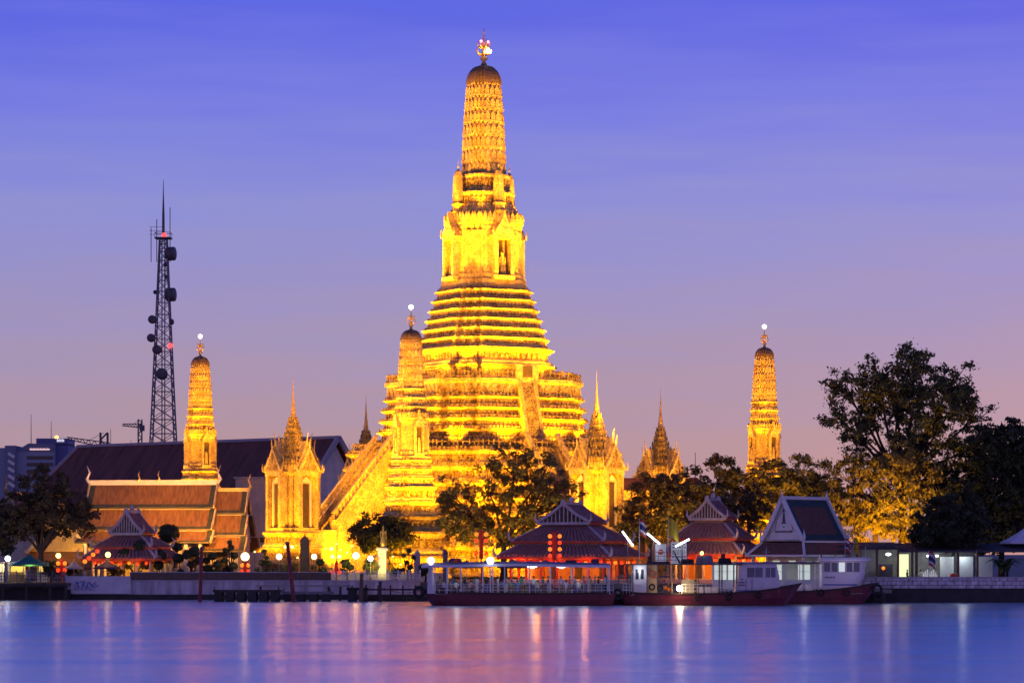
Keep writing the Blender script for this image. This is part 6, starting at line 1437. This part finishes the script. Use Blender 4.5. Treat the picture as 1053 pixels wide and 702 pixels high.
# ropes, fenders and small fittings
def rope(root, a, b2, sag=.5):
    a, b2 = Vector(a), Vector(b2); m = MB(); m.tube([a.lerp(b2, k / 8) - Vector((0, 0, sag * math.sin(math.pi * k / 8))) for k in range(9)], .035, 5); m.build('mooring_rope', WOODM, root)
rope(F1, (xb + .3, 0, 1.75), (xb - 5.2, 9, 2.0)); rope(F1, (xs_ - .3, 0, 1.5), (xs_ + 3, 11, 1.9)); rope(F2, (xs2 + .3, .8, 1.5), (xs2 - 1.5, 10, 1.9)); rope(F3, (l3(900), 0, 2.4), (l3(912), 9, 3.1), .4)
for px, z in ((716, 1.15), (748, 1.2), (778, 1.45)): tyre(F2, (l2(px), -2.5, z - .25), .32)
for px in (842, 868): tyre(F3, (l3(px), -2.55, 1.35), .33)
m = MB(); rr3 = random.Random(4)
for k in range(16):
    x = lx(452) + k * 1.15 + rr3.uniform(-.2, .2); m.b0(x, x + rr3.uniform(.2, .5), -2.62, -2.56, DZ + .55, DZ + .8)
m.build('life_jacket_bag', M('faded orange bag', (.35, .13, .06), .9, .3), F1)
for k in range(5):
    m = MB(); x = lx(470 + 30 * k); m.lathe([(.26, 0), (.28, .05), (.26, .35), (.05, .4)], 10, (x, .4, zr + .22)); m.build('roof_drum', STEEL, F1)
m = MB(); m.tube([(l2(788), 0, 4.85), (l2(788), 0, 6.6)], .05, 5); m.beam((l2(784), 0, 6.1), (l2(792), 0, 6.1), .05); m.build('signal_mast', STEEL_LT, F2)
m = MB(); m.tube([(l3(890), 0, 5.4), (l3(890), 0, 6.8)], .045, 5); m.build('signal_mast', STEEL_LT, F3)
for px in (766, 772): m = MB(); m.tube([(l2(px), -1.72, 1.7), (l2(px), -1.72, 3.0)], .03, 5); m.build('grab_rail', STEEL, F2)
m = MB(); m.b0(l2(757), l2(799), -1.685, -1.655, 1.62, 1.74); m.build('painted_stripe', BLUE_P, F2)
m = MB(); m.b0(l3(845), l3(880), -1.53, -1.505, 2.2, 2.34); m.build('painted_stripe', BLUE_P, F3)

# ------------------------------------------------------------------ people
def person_mesh(pose):
    if pose == 'stand':
        J = dict(pel=(0, 0, .93, .135), spi=(0, 0, 1.14, .125), che=(0, 0, 1.33, .15), nec=(0, .01, 1.46, .055), hd0=(0, -.01, 1.55, .082), hd1=(0, -.02, 1.65, .085))
        for s_, n_ in ((-1, 'l'), (1, 'r')):
            J.update({'sh' + n_: (.19 * s_, 0, 1.39, .058), 'el' + n_: (.24 * s_, .03, 1.13, .044), 'wr' + n_: (.23 * s_, -.06, .90, .032), 'ha' + n_: (.22 * s_, -.09, .80, .036), 'hi' + n_: (.095 * s_, 0, .86, .088), 'kn' + n_: (.105 * s_, -.02, .48, .062), 'an' + n_: (.11 * s_, .03, .09, .042), 'to' + n_: (.12 * s_, -.14, .05, .038)})
    else:
        J = dict(pel=(0, 0, .54, .14), spi=(0, .02, .75, .13), che=(0, .02, .94, .15), nec=(0, .02, 1.07, .055), hd0=(0, -.01, 1.16, .082), hd1=(0, -.02, 1.26, .085))
        for s_, n_ in ((-1, 'l'), (1, 'r')):
            J.update({'sh' + n_: (.19 * s_, .02, 1.0, .058), 'el' + n_: (.24 * s_, -.03, .76, .044), 'wr' + n_: (.17 * s_, -.25, .64, .032), 'ha' + n_: (.14 * s_, -.33, .63, .036), 'hi' + n_: (.1 * s_, -.03, .53, .088), 'kn' + n_: (.13 * s_, -.44, .53, .064), 'an' + n_: (.13 * s_, -.42, .09, .042), 'to' + n_: (.14 * s_, -.58, .05, .038)})
    nm = list(J); ed = [('pel', 'spi', 1), ('spi', 'che', 1), ('che', 'nec', 0), ('nec', 'hd0', 0), ('hd0', 'hd1', 0)]
    for n_ in 'lr': ed += [('che', 'sh' + n_, 1), ('sh' + n_, 'el' + n_, 1), ('el' + n_, 'wr' + n_, 0), ('wr' + n_, 'ha' + n_, 0), ('pel', 'hi' + n_, 2), ('hi' + n_, 'kn' + n_, 2), ('kn' + n_, 'an' + n_, 2), ('an' + n_, 'to' + n_, 3)]
    me = bpy.data.meshes.new('skel'); me.from_pydata([J[k][:3] for k in nm], [(nm.index(a), nm.index(b2)) for a, b2, _ in ed], [])
    o = bpy.data.objects.new('skel', me); C.objects.link(o)
    md = o.modifiers.new('s', 'SKIN'); me.skin_vertices[0].data[0].use_root = True
    for i, k in enumerate(nm): me.skin_vertices[0].data[i].radius = (J[k][3], J[k][3] * (.8 if k in ('che', 'spi') else 1.0))
    o.modifiers.new('d', 'SUBSURF').levels = 1
    dg = bpy.context.evaluated_depsgraph_get(); res = bpy.data.meshes.new_from_object(o.evaluated_get(dg)); bpy.data.objects.remove(o)
    for p in res.polygons:
        c = p.center; best = None
        for a, b2, mi in ed:
            A, B = Vector(J[a][:3]), Vector(J[b2][:3]); t_ = max(0, min(1, (c - A).dot(B - A) / (B - A).length_squared)); dd = (c - A.lerp(B, t_)).length - (J[a][3] + (J[b2][3] - J[a][3]) * t_)
            if best is None or dd < best[0]: best = (dd, mi)
        p.material_index = best[1]; p.use_smooth = True
    hd = Vector(J['hd0'][:3]).lerp(Vector(J['hd1'][:3]), .6)
    return res, hd
bodies = {k: person_mesh(k) for k in ('stand', 'sit')}
hm = MB(); hm.lathe([(.01, .125), (.06, .11), (.096, .06), (.106, 0), (.1, -.05), (.07, -.1)], 12); hair_me = None
cm = {}
CL = {'white': (.72, .72, .74), 'blue': (.10, .16, .40), 'black': (.02, .02, .025), 'red': (.42, .05, .05), 'lilac': (.42, .34, .58), 'grey': (.25, .25, .27), 'green': (.10, .25, .14), 'tan': (.42, .32, .2), 'pink': (.6, .3, .36)}
def cloth(c_):
    if c_ not in cm: cm[c_] = M(c_ + ' cloth', CL[c_], .85, .12)
    return cm[c_]
SHOE = M('dark shoe', (.03, .025, .02), .6)
def person(pose, loc, rz, top, bot, label, group, sc_=1.0):
    global hair_me
    me, hd = bodies[pose]; key = (pose, top, bot)
    if key not in cm:
        q = me.copy()
        for mt in (SKIN, cloth(top), cloth(bot), SHOE): q.materials.append(mt)
        cm[key] = q
    root = thing('person', label, 'person', loc, rz, group); b_ = bpy.data.objects.new('body', cm[key]); C.objects.link(b_); b_.parent = root
    if hair_me is None: hair_me = hm.build('hair', HAIR, root, True).data; h_ = [c for c in root.children if c.name == 'hair'][0]
    else: h_ = bpy.data.objects.new('hair', hair_me); C.objects.link(h_); h_.parent = root
    h_.location = hd + Vector((0, .018, .035)); root.scale = (sc_,) * 3
PG = 'passengers on the long ferry'
plist = [  # px, pose, y offset, yaw, top, bottom, label
 (456, 'sit', .25, 20, 'lilac', 'black', 'seated passenger in lilac top nearest the bow of the long ferry'),
 (463, 'sit', .25, -30, 'grey', 'blue', 'seated passenger in grey top behind the second roof post from the bow'),
 (469, 'sit', .25, 10, 'white', 'black', 'seated passenger in white top and black trousers, between second and third roof posts'),
 (478, 'stand', -1.0, 60, 'black', 'grey', 'standing passenger all in dark clothes just past the third roof post'),
 (484, 'sit', .25, 0, 'pink', 'black', 'seated passenger in pink top near the third roof post'),
 (491, 'stand', -1.4, -50, 'white', 'white', 'standing passenger all in white, left of the fourth roof post'),
 (500, 'stand', -.8, 30, 'black', 'blue', 'standing passenger in black top beside the tall ferry lamp post'),
 (512, 'stand', -1.7, 80, 'white', 'white', 'brightly lit passenger all in white just right of the tall ferry lamp post'),
 (516, 'sit', .25, -20, 'blue', 'black', 'seated passenger in blue top right of the tall ferry lamp post'),
 (526, 'sit', .25, 15, 'green', 'grey', 'seated passenger in green top near the middle of the long ferry'),
 (532, 'sit', .25, 0, 'blue', 'blue', 'seated passenger all in blue near the middle of the long ferry'),
 (539, 'stand', -.6, -90, 'grey', 'black', 'standing passenger in grey top left of the first ceiling lamp'),
 (553, 'sit', .25, 25, 'tan', 'blue', 'seated passenger in tan top right of the first ceiling lamp'),
 (558, 'stand', -1.2, 90, 'black', 'black', 'standing passenger all in black between the two ceiling lamps'),
 (572, 'sit', .25, 0, 'red', 'black', 'seated passenger in red top under the second ceiling lamp'),
 (582, 'sit', .25, -15, 'lilac', 'grey', 'seated passenger in lilac top and grey trousers right of the second ceiling lamp'),
 (586, 'stand', .9, 180, 'red', 'blue', 'standing passenger in red top at the rear third of the long ferry'),
 (595, 'sit', .25, 10, 'white', 'blue', 'seated passenger in white top and blue trousers toward the stern'),
 (601, 'stand', -.9, -60, 'red', 'grey', 'standing passenger in red top and grey trousers toward the stern'),
 (615, 'stand', -1.3, 70, 'black', 'grey', 'dark dressed passenger standing second from the stern of the long ferry'),
 (452, 'stand', 1.6, 170, 'tan', 'black', 'passenger in tan top standing at the far rail near the bow lamp'),
 (466, 'stand', 1.8, 150, 'blue', 'grey', 'passenger in blue top and grey trousers at the far rail near the bow'),
 (488, 'stand', 1.5, -160, 'grey', 'grey', 'passenger all in grey at the far rail, left of the fourth roof post'),
 (505, 'stand', 1.9, 180, 'red', 'black', 'passenger in red top and black trousers behind the tall ferry lamp post'),
 (521, 'stand', 1.4, 120, 'pink', 'white', 'passenger in pink top and white trousers at the far rail'),
 (536, 'stand', 1.7, -170, 'green', 'black', 'passenger in green top standing at the far rail near the middle of the ferry'),
 (549, 'stand', 1.9, 160, 'white', 'blue', 'passenger in white top and blue trousers standing at the far rail'),
 (564, 'stand', 1.2, 100, 'black', 'tan', 'passenger in black top and tan trousers standing between the ceiling lamps'),
 (577, 'stand', 1.8, 180, 'lilac', 'blue', 'passenger in lilac top and blue trousers under the second ceiling lamp'),
 (591, 'stand', -1.6, 70, 'grey', 'blue', 'passenger in grey top and blue trousers standing at the near rail toward the stern'),
 (607, 'stand', 1.6, -150, 'tan', 'tan', 'passenger all in tan at the far rail near the stern'),
 (622, 'stand', -1.7, -80, 'lilac', 'black', 'tall passenger in lilac top standing at the stern rail'),
]
for px, ps, dy, yaw, tp, bt, lb in plist:
    person(ps, (X(px, Y1), Y1 + dy + (.2 if ps == 'sit' else 0), DZ), R(yaw), tp, bt, lb, PG, 1.12 if px != 622 else 1.2)
person('stand', (X(714, Y2), Y2 - 1.0, 1.2), R(40), 'grey', 'black', 'crew member in grey standing amidships under the second ferry roof', 'ferry crew')
person('stand', (X(932, 349), 348.2, 2.2), R(60), 'black', 'black', 'dark clad person standing before the yellow lit panel of the open shop', 'people at the open shop')
person('stand', (X(947, 349), 349.4, 2.2), R(-30), 'white', 'blue', 'person in white top standing at the lit shop counter', 'people at the open shop')
person('stand', (X(65, 368), 368.3, 2.2), R(10), 'pink', 'tan', 'person in pink top by the low lantern stand on the left bank', 'people on the left bank')
person('stand', (X(298, 368), 367.5, 2.2), R(-40), 'pink', 'black', 'person in pink top and black trousers near the yellow lamp by the leaning pole', 'people on the left bank')
# statue on the plinth
st, hd = bodies['stand']; q = st.copy(); q.materials.append(BRONZE)
for p in q.polygons: p.material_index = 0
ST = thing('statue', 'gilded standing figure statue with a staff and pointed crown on the white plinth', 'statue', (X(394, 372), 372, Z(563, 372)), R(15)); ST.scale = (1.55,) * 3
o = bpy.data.objects.new('figure', q); C.objects.link(o); o.parent = ST
m = MB(); m.lathe([(.30, 0), (.24, .5), (.17, .95), (.16, 1.0)], 10, (0, 0, .02)); m.build('robe', BRONZE, ST, True)
m = MB(); m.lathe([(.1, 0), (.09, .08), (.05, .16), (.01, .3)], 8, (0, -.01, 1.68)); m.build('crown', BRONZE, ST, True)
m = MB(); m.tube([(.27, -.12, 0), (.25, -.1, 1.5)], .018, 6); m.build('staff', BRONZE, ST)
m = MB(); m.lathe([(.34, 0), (.34, .04), (.28, .05)], 10); m.build('base', BRONZE, ST)
